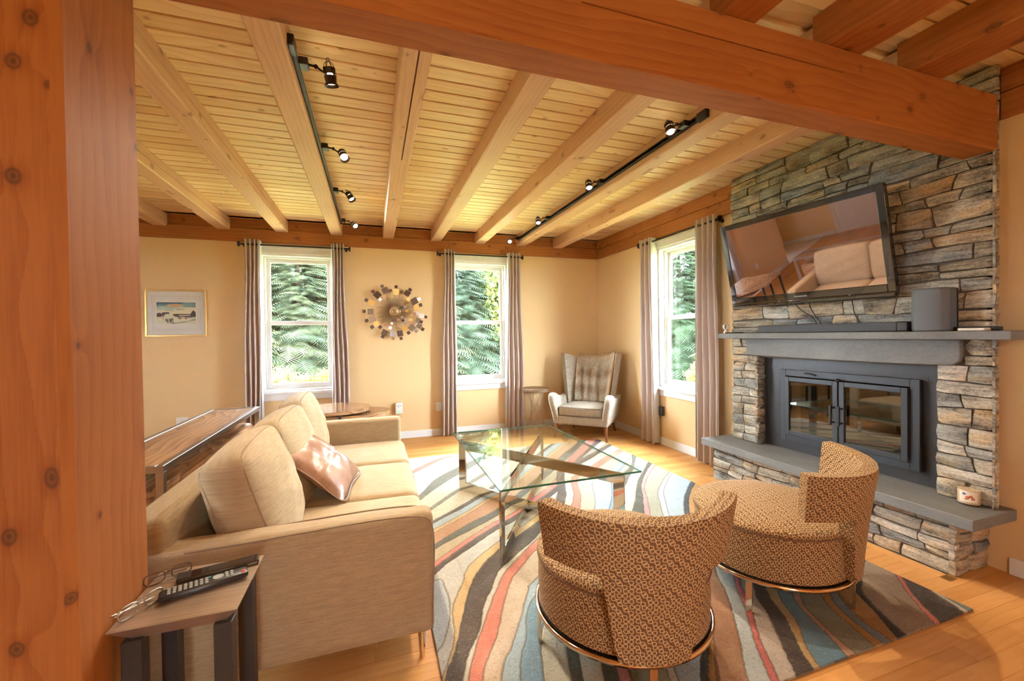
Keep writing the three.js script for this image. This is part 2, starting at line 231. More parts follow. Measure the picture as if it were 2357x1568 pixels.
// floor: boards run along x
{
  const fl = group('floor', scene); tag(fl, 'honey coloured narrow board hardwood floor', 'floor', null, 'structure');
  part('floor_base', bx(X0 - 0.16, 0.16, -0.16, -0.02, ZE - 0.16, Z1 + 0.16), M.plaster, fl);
  const R = rng(99), FW = 0.082, rest = [[], [], []]; let n = 0;
  for (let r = 0; ; r++) {
    const z0 = r * FW, z1 = Math.min(z0 + FW, Z1); if (z0 >= Z1 - 0.01) break;
    let x = z0 > 2.5 && z1 < 4.30 ? -0.4 : 0; const lim = z0 < 0 ? XE : X0;
    let first = R() * 0.9 + 0.25;
    while (x > lim + 0.01) {
      const L = first || 0.7 + R() * 0.9; first = 0; const xa = Math.max(lim, x - L), k = Math.floor(R() * 3), ou = R(), ov = R();
      const g = uvBy(bx(xa + 0.0004, x - 0.0004, -0.02, 0, z0 + 0.0005, z1 - 0.0005), 'x', 2.4, 0.6, ou, ov);
      const seen = (z0 < 1.1 && xa > -4.4) || (x > -0.75 && z0 < 4.6) || (x > -3.2 && z0 > 4.4 && z0 < 5.1 && x > -2.2) || (xa < -2.9 && x > -4.2 && z0 > 3.2 && z0 < 4.7);
      if (seen && n < 296) { part('floor_board', g, M.floor[k], fl); n++; } else rest[k].push(g);
      x = xa;
    }
  }
  rest.forEach((l, k) => { const o = part('floor_boards_beyond', l, M.floor[k], fl); o.userData.kind = 'stuff'; });
  part('entry_floor', bx(X0, XE, -0.02, 0.001, ZE, 0), M.plaster, fl);
  const hb = part('hearth_border_board', uvBy(bx(-0.40, -0.33, -0.02, 0.0, 2.5, 4.312), 'z', 2.4, 0.6, 0.1, 0.3), M.floorEdge, fl); hb.userData.label = 'pale border board along the hearth';
}
// baseboards
const baseG = (x0, x1, z0, z1) => rbx(x0, x1, 0, 0.0926, z0, z1, 0.004);
struct('baseboard_back', [baseG(XE, -0.014, 0, 0.014)], M.white, 'white baseboard under the two windows', 'baseboard');
struct('baseboard_right', [baseG(-0.014, 0, 0, 2.62), baseG(-0.014, 0, 4.375, Z1)], M.white, 'white baseboard beside the fireplace', 'baseboard');
struct('baseboard_left', [baseG(X0, X0 + 0.014, ZE, 0.25), baseG(X0, X0 + 0.014, 1.3, Z1)], M.white, 'white baseboard beside the panelled door', 'baseboard');
// ceiling boards
{
  const ce = group('ceiling', scene); tag(ce, 'knotty pine tongue and groove board ceiling', 'ceiling', null, 'structure');
  part('deck', uvBy(bx(X0 - 0.16, 0.16, CE + 0.020, CE + 0.15, ZE - 0.16, Z1 + 0.16), 'x', 2.4, 0.6), M.planks[2], ce);
  const R = rng(7), gPl = (xa, xb, z) => uvBy(extr([[-(PW - 0.0085) / 2, 0.004], [-(PW - 0.0085) / 2 + 0.004, 0], [(PW - 0.0085) / 2 - 0.004, 0], [(PW - 0.0085) / 2, 0.004], [(PW - 0.0085) / 2, 0.021], [-(PW - 0.0085) / 2, 0.021]], xb - xa).rotateY(-Math.PI / 2).translate((xa + xb) / 2, CE, z + PW / 2), 'x', 2.4, 0.6, R(), R());
  const zs = 3.343 % PW; let rows = 0;
  for (let z = zs - PW; z < 6.3; z += PW) {
    if (z > 4.18 && z < 4.28) continue;
    let cuts = z < 4.2 ? [-6.5, [-4.32, -3.705][Math.floor(R() * 2)], [-3.09, -2.47][Math.floor(R() * 2)], [-1.87, -1.27][Math.floor(R() * 2)], -0.01] : [-4.3, [-1.9, -1.28][Math.floor(R() * 2)], -0.01];
    for (let i = 0; i + 1 < cuts.length; i++) part('ceiling_plank', gPl(cuts[i] + 0.001, cuts[i + 1] - 0.001, Math.max(z, 0.001)), M.planks[Math.floor(R() * 4)], ce);
    rows++;
  }
}
// joists: run along z, ends let into the header; the middle ones carry long drying checks
const beamSec = (w, y0, y1, b = 0.008) => [[-w / 2 + b, y0], [w / 2 - b, y0], [w / 2, y0 + b], [w / 2, y1], [-w / 2, y1], [-w / 2, y0 + b]];
const alongZ = (pts, z0, z1, x) => extr(pts, z1 - z0).translate(x, 0, (z0 + z1) / 2);
const JR = [-5.46, -4.855, -4.25, -3.64, -3.02, -2.405, -1.80, -1.195, -0.615];
{
  const R = rng(3), names = ['furthest from the fireplace', 'second along from the entry side', 'left of the first lighting track', 'carrying the lighting track with its lowest lamp by the sunburst', 'with a long open check, above the sunburst', 'right of the split joist', 'next to the one that carries the fireplace side track', 'carrying the fireplace side lighting track', 'nearest the stone chimney'];
  JR.forEach((xr, i) => {
    const w = 0.135, x = xr - w / 2, parts = [];
    if (i === 4) { const nt = (y) => [[-w / 2 + 0.008, y], [0.004, y], [0.008, y + 0.045], [0.012, y], [w / 2 - 0.008, y], [w / 2, y + 0.008], [w / 2, CE], [-w / 2, CE], [-w / 2, y + 0.008]]; parts.push(alongZ(nt(JB), 2.55, 4.296, x), alongZ(beamSec(w, JB, CE), 0.012, 2.55, x)); }
    else if (i === 1 || i === 2 || i === 6) { const s = i === 6 ? 1 : 1, cy = JB + 0.07; parts.push(alongZ([[-w / 2 + 0.008, JB], [w / 2 - 0.008, JB], [w / 2, JB + 0.008], [w / 2, cy], [w / 2 - 0.02, cy + 0.002], [w / 2, cy + 0.004], [w / 2, CE], [-w / 2, CE], [-w / 2, JB + 0.008]], 0.012, 4.296, x)); }
    else parts.push(alongZ(beamSec(w, JB, CE), 0.012, 4.296, x));
    const o = part(numbered('ceiling_joist'), uvBy(merge(parts), 'z', 2.4, 0.6, R(), R()), M.joist, scene); tag(o, 'pinkish brown exposed ceiling joist, the one ' + names[i], 'joist', 'joists on the window side of the main beam', 'structure');
  });
  const near = ['over the near tub chair', 'over the tub chair by the hearth', 'next to the chimney top'];
  [[-1.975, -1.80], [-1.39, -1.17], [-0.805, -0.575]].forEach(([a, b], i) => { const o = part(numbered('near_ceiling_joist'), uvBy(alongZ(beamSec(b - a, 2.60, CE), 4.300, Z1, (a + b) / 2), 'z', 2.4, 0.6, R(), R()), M.beam, scene); tag(o, 'orange stained joist behind the main beam, ' + near[i], 'joist', 'joists behind the main beam', 'structure'); });
  [-3.7, -3.1, -2.5, -5.0, -6.2].forEach((a) => { const o = part(numbered('near_ceiling_joist'), uvBy(alongZ(beamSec(0.2, 2.60, CE), 4.300, Z1, a), 'z', 2.4, 0.6, R(), R()), M.beam, scene); tag(o, 'orange stained joist behind the main beam, away from the chimney', 'joist', 'joists behind the main beam away from the chimney', 'structure'); });
}
// the main beam and its post
{
  const sec = [[-0.07 + 0.006, 2.305], [0.07 - 0.006, 2.305], [0.07, 2.311], [0.07, 2.594], [0.064, 2.60], [-0.064, 2.60], [-0.07, 2.594], [-0.07, 2.311]];
  const chk = [[-0.064, 2.305], [0.064, 2.305], [0.07, 2.311], [0.07, 2.49], [0.052, 2.493], [0.07, 2.496], [0.07, 2.594], [0.064, 2.60], [-0.064, 2.60], [-0.07, 2.594], [-0.07, 2.311]];
  const ax = (p, a, b) => extr(p.map(([z, y]) => [-z, y]), b - a).rotateY(Math.PI / 2).translate((a + b) / 2, 0, 4.30);
  const o = part('main_beam', uvBy(merge([ax(chk, -2.6, -1.3), ax(sec, -8.2, -2.6), ax(sec, -1.3, -0.115)]), 'x', 2.4, 0.6, 0.15, 0.4), M.beam, scene); tag(o, 'heavy orange stained timber beam crossing above the chairs', 'beam', null, 'structure');
  const c = 0.017, p = extr([[-4.30, -4.112], [-3.962, -4.112], [-3.962, -(4.4376 - c)], [-3.962 - c, -4.4376], [-4.30, -4.4376]], 2.305).rotateX(-Math.PI / 2).translate(0, 1.1525, 0);
  const pg = uvBy(p, 'y', 2.4, 0.6, 0.33, 0.12); for (let i = 0; i < pg.attributes.uv.count; i++) if (pg.attributes.normal.getZ(i) > 0.9) pg.attributes.uv.setY(i, pg.attributes.uv.getY(i) + 0.5);
  const q = part('timber_post', pg, M.post, scene); tag(q, 'thick orange stained knotty timber post beside the end table', 'post', null, 'structure');
  const up = part('post_head', uvBy(bx(-4.30, -3.962, 2.305, CE, 4.112, 4.23), 'y', 2.4, 0.6, 0.3, 0.1), M.beam, q);
}
// header timbers round the tops of the walls
{
  const h = group('trim_1', scene); tag(h, 'orange stained header timber above the two windows', 'header', null, 'structure');
  part('timber', uvBy(rbx(XE, -2.302, HB, 2.645, 0, 0.03, 0.004), 'x', 2.4, 0.6, 0.2, 0.1), M.header, h);
  part('timber', uvBy(rbx(-2.298, -0.03, HB, 2.645, 0, 0.03, 0.004), 'x', 2.4, 0.6, 0.6, 0.5), M.header, h);
  const e = [XE, ...JR.flatMap((x) => [x - 0.135, x]), -0.02];
  for (let i = 0; i < e.length; i += 2) part('infill_board', uvBy(bx(e[i], e[i + 1], 2.648, CE, 0, 0.012), 'x', 2.4, 0.6, i * 0.13, 0.2), M.header, h);
  const r = group('trim_2', scene); tag(r, 'orange stained header timber above the fireplace side window', 'header', null, 'structure');
  part('timber', uvBy(rbx(-0.03, 0, HB, 2.63, 0.03, 2.62, 0.004), 'z', 2.4, 0.6, 0.4, 0.7), M.header, r);
  part('timber', uvBy(rbx(-0.03, 0, 2.634, CE, 0.03, 2.62, 0.004), 'z', 2.4, 0.6, 0.9, 0.3), M.header, r);
  const s = group('trim_3', scene); tag(s, 'orange stained header timber beyond the chimney', 'header', null, 'structure');
  part('timber', uvBy(rbx(-0.03, 0, HB, 2.63, 4.346, Z1, 0.004), 'z', 2.4, 0.6, 0.4, 0.7), M.beam, s);
  part('timber', uvBy(rbx(-0.03, 0, 2.634, CE, 4.346, Z1, 0.004), 'z', 2.4, 0.6, 0.9, 0.3), M.beam, s);
}
// windows: double hung, white casing, built in a frame where the wall face is z = 0
function frameG(x0, x1, y0, y1, w, z0, z1, wb = w, wt = w) { return [rbx(x0, x0 + w, y0, y1, z0, z1, 0.004), rbx(x1 - w, x1, y0, y1, z0, z1, 0.004), rbx(x0 + w, x1 - w, y0, y0 + wb, z0, z1, 0.004), rbx(x0 + w, x1 - w, y1 - wt, y1, z0, z1, 0.004)]; }
function windowUnit(n, pos, turn, label) {
  const o = group('window_' + n, scene); o.position.set(...pos); o.rotation.y = turn; tag(o, label, 'window', null, 'structure');
  part('casing', [rbx(-WH - 0.085, -WH, WY0, 2.46, 0, 0.02, 0.004), rbx(WH, WH + 0.085, WY0, 2.46, 0, 0.02, 0.004), rbx(-WH, WH, WY1, 2.46, 0, 0.02, 0.004), rbx(-WH - 0.085, WH + 0.085, 2.43, 2.47, 0.0, 0.03, 0.004)], M.white, o);
  part('stool', rbx(-WH - 0.1, WH + 0.1, 0.67, 0.70, -0.06, 0.05, 0.006), M.white, o);
  part('apron', rbx(-WH - 0.07, WH + 0.07, 0.595, 0.67, 0, 0.018, 0.004), M.white, o);
  part('jamb', frameG(-WH, WH, WY0, WY1, 0.025, -0.16, 0), M.vinyl, o);
  part('frame', [...frameG(-WH + 0.025, WH - 0.025, WY0 + 0.025, WY1 - 0.025, 0.022, -0.15, -0.07)], M.vinyl, o);
  const a = WH - 0.047;
  const up = part('upper_sash', frameG(-a, a, 1.515, WY1 - 0.047, 0.04, -0.145, -0.115, 0.045, 0.045), M.vinyl, o); part('pane', box(2 * a - 0.07, WY1 - 0.047 - 1.515 - 0.08, 0.004, 0, (1.515 + WY1 - 0.047) / 2, -0.13), M.pane, up);
  const lo = part('lower_sash', frameG(-a, a, WY0 + 0.03, 1.56, 0.04, -0.112, -0.08, 0.06, 0.05), M.vinyl, o); part('pane', box(2 * a - 0.07, 1.56 - WY0 - 0.03 - 0.1, 0.004, 0, (1.56 + WY0 + 0.04) / 2, -0.096), M.pane, lo);
  part('sash_lock', rbx(-0.03, 0.03, 1.56, 1.572, -0.11, -0.085, 0.003), M.steel, o);
  return o;
}
windowUnit(1, [-4.16, 0, 0], 0, 'white double hung window between the sunburst and the framed picture');
windowUnit(2, [-1.868, 0, 0], 0, 'white double hung window between the sunburst and the corner chair');
windowUnit(3, [0, 0, 1.835], -Math.PI / 2, 'white double hung window next to the stone chimney');
// openings that only show as reflections and light: entry sidelight, panelled door, wide windows behind the camera
{
  const o = group('window_4', scene); tag(o, 'narrow white sidelight in the entry recess', 'window', null, 'structure');
  part('frame', frameG(X0 + 1.30, X0 + 1.54, 0.23, 2.02, 0.03, ZE - 0.12, ZE + 0.02), M.white, o); part('pane', bx(X0 + 1.32, X0 + 1.52, 0.25, 2.0, ZE - 0.06, ZE - 0.056), M.pane, o);
  
  const w = group('window_5', scene); tag(w, 'small white window in the dining end wall', 'window', null, 'structure'); part('frame', frameG(X0 + 4.9, X0 + 5.4, 1.0, 1.6, 0.04, Z1 - 0.02, Z1 + 0.14), M.white, w); part('pane', bx(X0 + 4.94, X0 + 5.36, 1.04, 1.56, Z1 + 0.05, Z1 + 0.054), M.pane, w);
  const w6 = group('window_6', scene); tag(w6, 'white window in the wall facing the fireplace', 'window', null, 'structure'); part('frame', frameG(3.84, 4.74, 1.0, 1.95, 0.05, -0.02, 0.14).map((g) => g.rotateY(-Math.PI / 2).translate(X0, 0, 0)), M.white, w6); part('pane', bx(X0 - 0.06, X0 - 0.056, 1.05, 1.9, 3.89, 4.69), M.pane, w6);
  const d = group('door_1', scene); tag(d, 'white six panel door on the entry side', 'door', null, 'structure');
  part('casing', [rbx(X0, X0 + 0.02, 0, 2.12, 0.28, 0.36, 0.004), rbx(X0, X0 + 0.02, 0, 2.12, 1.18, 1.26, 0.004), rbx(X0, X0 + 0.02, 2.04, 2.12, 0.36, 1.18, 0.004)], M.white, d);
  part('leaf', rbx(X0, X0 + 0.012, 0.01, 2.04, 0.36, 1.18, 0.004), M.white, d);
  for (const [y0, y1] of [[0.2, 0.85], [1.0, 1.6], [1.7, 1.95]]) for (const [z0, z1] of [[0.44, 0.73], [0.81, 1.10]]) part('panel', rbx(X0 + 0.012, X0 + 0.024, y0, y1, z0, z1, 0.008), M.white, d);
  part('knob', new THREE.SphereGeometry(0.028, 16, 12).translate(X0 + 0.06, 0.98, 0.43), M.bronze, d);
}
// curtain rods and panels
function curtainSet(frame, rodX, panels, where) {
  const place = (o) => { if (frame === 'right') { o.rotation.y = -Math.PI / 2; } return o; };
  const r = place(thing('curtain_rod', 'dark bronze curtain rod with disc finials ' + where, 'curtain rod'));
  const Y = 2.452, Zr = 0.085, [a, b] = rodX;
  part('pole', rod(V(a + 0.03, Y, Zr), V(b - 0.03, Y, Zr), 0.0095, 12), M.iron, r);
  for (const [x, s] of [[a, 1], [b, -1]]) {
    part('finial', lathe([[0.001, 0], [0.03, 0.002], [0.034, 0.008], [0.028, 0.016], [0.014, 0.024], [0.010, 0.045], [0.013, 0.052], [0.010, 0.06]], 20).rotateZ(-s * Math.PI / 2).translate(x - s * 0.0, Y, Zr), M.iron, r);
    part('bracket', [rod(V(x + s * 0.055, Y, 0.0), V(x + s * 0.055, Y, Zr), 0.006), cyl(0.018, 0.018, 0.008, 0, 0, 0, 16).rotateX(Math.PI / 2).translate(x + s * 0.055, Y - 0.005, 0.006), rod(V(x + s * 0.055, Y - 0.014, Zr), V(x + s * 0.055, Y + 0.012, Zr), 0.009)], M.iron, r);
  }
  for (const [x0, x1, b0, b1, n, side, lab] of panels) {
    const c = place(thing('window_curtain', lab, 'curtain'));
    const f = (off) => (s, t) => { const k = (s + 1) / 2, y = lerp(2.512, 0.012, t), e = smooth(0, 1, t), x = lerp(lerp(x0, x1, k), lerp(b0, b1, k), e), a = 0.026 * (1 + 0.15 * Math.sin(5 * t + n)); return V(x + 0.006 * Math.sin(9 * t + 3 * k), y, Zr + a * Math.sin(2 * Math.PI * n * k + 0.5 * Math.sin(2.2 * t + x0 * 7)) + off); };
    part('cloth', shell(f(0), 84, 22, 0.0035), M.curtain, c);
    // white lining edge that turns in towards the glass
    const xi = side > 0 ? x1 : x0, bi = side > 0 ? b1 : b0;
    part('lining', shell((s, t) => { const k = (s + 1) / 2, y = lerp(2.50, 0.03, t), e = smooth(0, 1, t); return V(lerp(xi, bi, e) + side * (0.004 + 0.012 * Math.sin(k * 3.1)) , y, lerp(Zr + 0.02, 0.028, k)); }, 6, 16, 0.002), M.lining, c);
    const rg = []; for (let k = 0; k < 4; k++) rg.push(new THREE.TorusGeometry(0.018, 0.004, 8, 16).rotateY(Math.PI / 2).translate(lerp(x0, x1, (k + 0.5) / 4), Y, Zr));
    part('grommet', rg, M.iron, c);
  }
}
curtainSet('back', [-4.765, -3.545], [[-4.70, -4.545, -4.735, -4.555, 3.5, 1, 'taupe pleated curtain panel between the framed picture and the window'], [-3.755, -3.625, -3.775, -3.575, 3.5, -1, 'taupe pleated curtain panel between the window and the sunburst, behind the sofa']], 'over the window behind the sofa');
curtainSet('back', [-2.475, -1.25], [[-2.375, -2.245, -2.445, -2.25, 3, 1, 'taupe pleated curtain panel just right of the sunburst'], [-1.47, -1.29, -1.525, -1.262, 3.5, -1, 'taupe pleated curtain panel beside the wire table']], 'over the window by the wire table');
curtainSet('right', [1.172, 2.478], [[1.21, 1.43, 1.19, 1.47, 2.5, 1, 'taupe pleated curtain panel beside the corner armchair'], [2.165, 2.42, 2.15, 2.46, 3.5, -1, 'taupe pleated curtain panel beside the stone chimney']], 'over the window by the chimney');

// ---------------------------------------------------------------- fireplace
const stoneRng = rng(2024); let stoneCount = 0;
function stone(c, map, base, parent, tint) {       // c: four corners in (u, v): low-left, low-right, up-right, up-left
  const R = stoneRng, du = Math.hypot(c[1][0] - c[0][0], c[1][1] - c[0][1]), dv = Math.abs(c[3][1] - c[0][1]), nx = Math.max(3, Math.min(7, Math.round(du / 0.045))), ny = Math.max(2, Math.min(4, Math.round(dv / 0.04)));
  const gap = 0.0022, seed = Math.floor(R() * 1e6), tilt = (R() - 0.5) * 0.012, tilt2 = (R() - 0.5) * 0.014, G = [];
  const bil = (s, t) => [0, 1].map((k) => lerp(lerp(c[0][k], c[1][k], s), lerp(c[3][k], c[2][k], s), t));
  const P = (i, j) => {
    let s = i / nx, t = j / ny; const e = (i === 0 || i === nx ? 1 : 0) + (j === 0 || j === ny ? 1 : 0);
    let [u, v] = bil(lerp(gap / du, 1 - gap / du, s), lerp(gap / dv, 1 - gap / dv, t));
    if (e === 2) { u += (i === 0 ? 1 : -1) * 0.006 * hash(i, j, seed); v += (j === 0 ? 1 : -1) * 0.005 * hash(i + 7, j, seed); }
    else if (e === 1) { u += (i === 0 ? 1 : i === nx ? -1 : 0) * 0.004 * hash(i, j, seed + 1); v += (j === 0 ? 1 : j === ny ? -1 : 0) * 0.004 * hash(i, j, seed + 2); }
    const d = base + tilt * (s - 0.5) + tilt2 * (t - 0.5) + 0.006 * (hash(i, j, seed + 3) - 0.5) - e * 0.007;
    return [u, v, d];
  };
  const pos = [], uv = [], ou = R(), ov = R(), q = (a, b, cc) => { for (const p of [a, b, cc]) { const w = map(...p); pos.push(w.x, w.y, w.z); uv.push(p[0] / 0.45 + ou, p[1] / 0.22 + ov + p[2]); } };
  for (let j = 0; j < ny; j++) for (let i = 0; i < nx; i++) { const a = P(i, j), b = P(i + 1, j), d = P(i + 1, j + 1), e = P(i, j + 1); if ((i + j + seed) % 2) { q(a, b, d); q(a, d, e); } else { q(a, b, e); q(b, d, e); } }
  const ring = []; for (let i = 0; i < nx; i++) ring.push([i, 0]); for (let j = 0; j < ny; j++) ring.push([nx, j]); for (let i = nx; i > 0; i--) ring.push([i, ny]); for (let j = ny; j > 0; j--) ring.push([0, j]);
  for (let k = 0; k < ring.length; k++) { const a = P(...ring[k]), b = P(...ring[(k + 1) % ring.length]), A = [a[0], a[1], -0.012], B = [b[0], b[1], -0.012]; q(A, B, b); q(A, b, a); }
  const g = new THREE.BufferGeometry(); g.setAttribute('position', new THREE.Float32BufferAttribute(pos, 3)); g.setAttribute('uv', new THREE.Float32BufferAttribute(uv, 2)); g.computeVertexNormals();
  stoneCount++; return mesh('stone', toCreasedNormals(g, 0.55), M.stones[tint ?? Math.floor(R() * M.stones.length)], parent);
}
function courses(u0, u1, v0, v1, hr, lr, map, parent, pick) {
  const R = stoneRng; let v = v0, k = 0; const edge = []; edge.push({ v: v0, a: 0, p: 0 });
  while (v < v1 - 0.001) { let h = lerp(hr[0], hr[1], Math.pow(R(), 1.3)); if (v + h > v1 - hr[0] * 0.8) h = v1 - v; v += h; edge.push({ v, a: v >= v1 - 0.001 ? 0 : 0.009, p: R() * 9, f: 2 + R() * 4 }); }
  const at = (e, u) => e.v + (e.a ? e.a * Math.sin(e.f * u * 2 + e.p) : 0);
  for (k = 0; k + 1 < edge.length; k++) {
    let u = u0, slant = 0; const h = edge[k + 1].v - edge[k].v;
    while (u < u1 - 0.001) {
      let l = lerp(lr[0], lr[1], Math.pow(R(), 1.5)) * clamp(0.6 + h * 5, 0.7, 1.5); if (u + l > u1 - lr[0] * 0.75) l = u1 - u; const un = u + l, sl = un >= u1 - 0.001 ? 0 : (R() - 0.5) * 0.025;
      const c = [[u - slant, at(edge[k], u)], [un - sl, at(edge[k], un)], [un + sl, at(edge[k + 1], un)], [u + slant, at(edge[k + 1], u)]];
      const b = 0.012 + R() * 0.016;
      if (h > 0.105 && R() < 0.4) { const m = 0.4 + R() * 0.2, L = [lerp(c[0][0], c[3][0], m), lerp(c[0][1], c[3][1], m)], Q = [lerp(c[1][0], c[2][0], m), lerp(c[1][1], c[2][1], m)]; stone([c[0], c[1], Q, L], map, b, parent, pick && pick(R)); stone([L, Q, c[2], c[3]], map, 0.012 + R() * 0.016, parent, pick && pick(R)); }
      else stone(c, map, b, parent, pick && pick(R));
      u = un; slant = sl;
    }
  }
}
const CX = -0.10;                                   // plane the chimney stones stand proud of
{
  const fp = thing('stone_fireplace', 'stacked ledge stone fireplace with bluestone mantel and raised hearth', 'fireplace');
  const front = (u, v, d) => V(CX - d, v, u), zL = 2.623, zR = 4.372;
  part('backing', [bx(CX, -0.001, 1.125, CE, zL + 0.01, 4.325), bx(CX, -0.001, 0.3, 1.125, zL + 0.01, 2.90), bx(CX, -0.001, 0.3, 1.125, 4.12, 4.325), bx(-0.31, -0.001, 0, 0.30, 2.60, 4.285)], M.mortar, fp);
  const P1 = (R) => [0, 1, 2, 3, 6, 7, 1, 7, 0, 5, 8, 4][Math.floor(R() * 12)], P2 = (R) => [0, 4, 3, 5, 2, 1, 4, 8, 0][Math.floor(R() * 9)];
  courses(zL, zR, 1.338, CE, [0.055, 0.135], [0.12, 0.38], front, fp, P1);
  courses(zL, 2.908, 0.364, 1.142, [0.055, 0.105], [0.11, 0.20], front, fp, P2);
  courses(4.112, zR, 0.364, 1.142, [0.06, 0.115], [0.12, 0.26], front, fp, P2);
  courses(zL, 2.806, 1.142, 1.289, [0.06, 0.09], [0.10, 0.19], front, fp, P2);
  courses(4.236, zR, 1.142, 1.289, [0.06, 0.09], [0.13, 0.2], front, fp, P1);
  courses(-0.125, -0.034, 0.364, 1.138, [0.06, 0.1], [0.09, 0.1], (u, v, d) => V(u, v, 2.895 + d), fp, (R) => [6, 8, 7, 3][Math.floor(R() * 4)]);
  courses(-0.126, -0.002, 0.364, 2.6, [0.09, 0.16], [0.12, 0.13], (u, v, d) => V(u, v, lerp(4.334, 4.372, -u / 0.12) - 0.012 + d * 0.45), fp, P1);
  courses(2.605, 4.305, 0.0, 0.301, [0.052, 0.085], [0.13, 0.34], (u, v, d) => V(-0.308 - d, v, u), fp, P2);
  courses(-0.332, -0.002, 0.0, 0.301, [0.06, 0.1], [0.14, 0.2], (u, v, d) => V(u, v, 4.283 + d), fp, (R) => [7, 6, 9, 1, 8][Math.floor(R() * 5)]);
  part('hearth_slab', uvBy(rbx(-0.40, -0.001, 0.302, 0.363, 2.54, 4.402, 0.006), 'z', 1.2, 0.6), M.bluestone, fp);
  part('mantel_shelf', uvBy(rbx(-0.245, -0.001, 1.290, 1.337, 2.590, 4.472, 0.005), 'z', 1.2, 0.6, 0.2, 0.1), M.bluestone, fp);
  const lp = [[2.81, 1.289], [2.81, 1.146], [2.95, 1.141], [3.2, 1.138], [3.5, 1.136], [3.85, 1.134], [4.1, 1.136], [4.2, 1.142], [4.226, 1.160], [4.234, 1.19], [4.232, 1.289]];
  part('lintel', uvBy(extr(lp.map(([z, y]) => [z, y]), 0.10, 0.006).rotateY(-Math.PI / 2).translate(-0.095, 0, 0), 'z', 1.2, 0.6, 0.5, 0.4), M.bluestone, fp);
}
{
  const fi = thing('fireplace_insert', 'dark steel fireplace insert with two glass doors and mesh surround', 'fireplace insert');
  const xb = 0.45; part('firebox', [bx(xb, xb + 0.02, 0.42, 1.06, 3.05, 4.03), bx(-0.02, xb, 0.42, 0.46, 3.05, 4.03), bx(-0.02, xb, 1.02, 1.06, 3.05, 4.03), bx(-0.02, xb, 0.46, 1.02, 3.05, 3.08), bx(-0.02, xb, 0.46, 1.02, 4.0, 4.03)], M.soot, fi);
  part('surround_panel', [bx(-0.012, -0.003, 0.364, 1.135, 2.91, 3.08), bx(-0.012, -0.003, 0.364, 1.135, 4.0, 4.11), bx(-0.012, -0.003, 0.364, 0.46, 3.08, 4.0), bx(-0.012, -0.003, 1.02, 1.135, 3.08, 4.0)], M.black, fi);
  const cell = new THREE.InstancedMesh(new THREE.BoxGeometry(0.002, 0.0024, 0.0185), M.wireMesh, 20000), m4 = new THREE.Matrix4(), e = new THREE.Euler(), q = new THREE.Quaternion(); let n = 0;
  for (let z = 2.918; z < 4.10; z += 0.016) for (let y = 0.368, j = 0; y < 1.13; y += 0.0085, j++) { if (z > 3.065 && z < 4.0 && y > 0.455 && y < 1.02) continue; for (const s of [-1, 1]) { q.setFromEuler(e.set(s * 0.49, 0, 0)); m4.compose(V(-0.022, y, z + (s > 0 ? 0.008 : 0)), q, V(1, 1, 1)); cell.setMatrixAt(n++, m4); } }
  cell.count = n; cell.name = 'mesh_screen'; cell.userData.kind = 'stuff'; fi.add(cell);
  part('mesh_frame', [bx(-0.03, -0.015, 0.364, 1.13, 2.912, 2.926), bx(-0.03, -0.015, 0.364, 1.13, 4.096, 4.108)], M.insert, fi);
  const fr = (z0, z1, y0, y1, w, x0, x1) => frameG(z0, z1, y0, y1, w, -x1, -x0).map((g) => g.rotateY(-Math.PI / 2));
  part('frame', fr(3.068, 4.01, 0.447, 1.033, 0.052, -0.062, -0.028), M.insert, fi);
  for (const [z0, z1, hz] of [[3.125, 3.536, 3.512], [3.544, 3.957, 3.568]]) {
    const d = part('door', fr(z0, z1, 0.502, 0.976, 0.036, -0.082, -0.058), M.insert, fi);
    part('pane', bx(-0.071, -0.067, 0.535, 0.945, z0 + 0.03, z1 - 0.03), M.stoveGlass, d);
    part('handle', [rbx(-0.128, -0.116, 0.655, 0.80, hz - 0.008, hz + 0.008, 0.003), rbx(-0.120, -0.08, 0.668, 0.680, hz - 0.006, hz + 0.006, 0.002), rbx(-0.120, -0.08, 0.775, 0.787, hz - 0.006, hz + 0.006, 0.002)], M.black, d);
  }
  part('latch_knob', [new THREE.SphereGeometry(0.014, 14, 10).translate(-0.088, 0.985, 3.54), rod(V(-0.06, 0.985, 3.54), V(-0.085, 0.985, 3.54), 0.006)], M.black, fi);
  part('damper_lever', [tube([V(-0.064, 1.012, 3.28), V(-0.085, 1.018, 3.31), V(-0.08, 1.008, 3.36), V(-0.075, 1.0, 3.38)], 0.005, 12, 6)], M.black, fi);
  const ba = mat({ color: lin(0.16, 0.10, 0.06), roughness: 0.95 });
  [[0.15, 0.537, 3.25, 3.82, 0.055, 0.04], [0.275, 0.542, 3.28, 3.85, 0.06, -0.02], [0.21, 0.628, 3.3, 3.75, 0.045, 0.05]].forEach(([x, y, z0, z1, r, t], i) => solo('firewood_log', rod(V(x - t * 0.3, y, z0), V(x + t * 0.3, y + 0.02, z1), r, 14, r * 0.9), ba, ['dark log lying at the front of the firebox grate', 'dark log lying at the rear of the firebox grate', 'dark log resting on top of the two others in the firebox'][i], 'log', 'logs in the firebox'));
  solo('fire_grate', [0, 1, 2, 3, 4].map((k) => rod(V(0.08, 0.475, 3.28 + k * 0.13), V(0.34, 0.475, 3.28 + k * 0.13), 0.007)).concat([rod(V(0.1, 0.47, 3.26), V(0.1, 0.47, 3.82), 0.008), rod(V(0.32, 0.47, 3.26), V(0.32, 0.47, 3.82), 0.008)]), M.black, 'black iron grate under the logs in the firebox', 'grate');
}
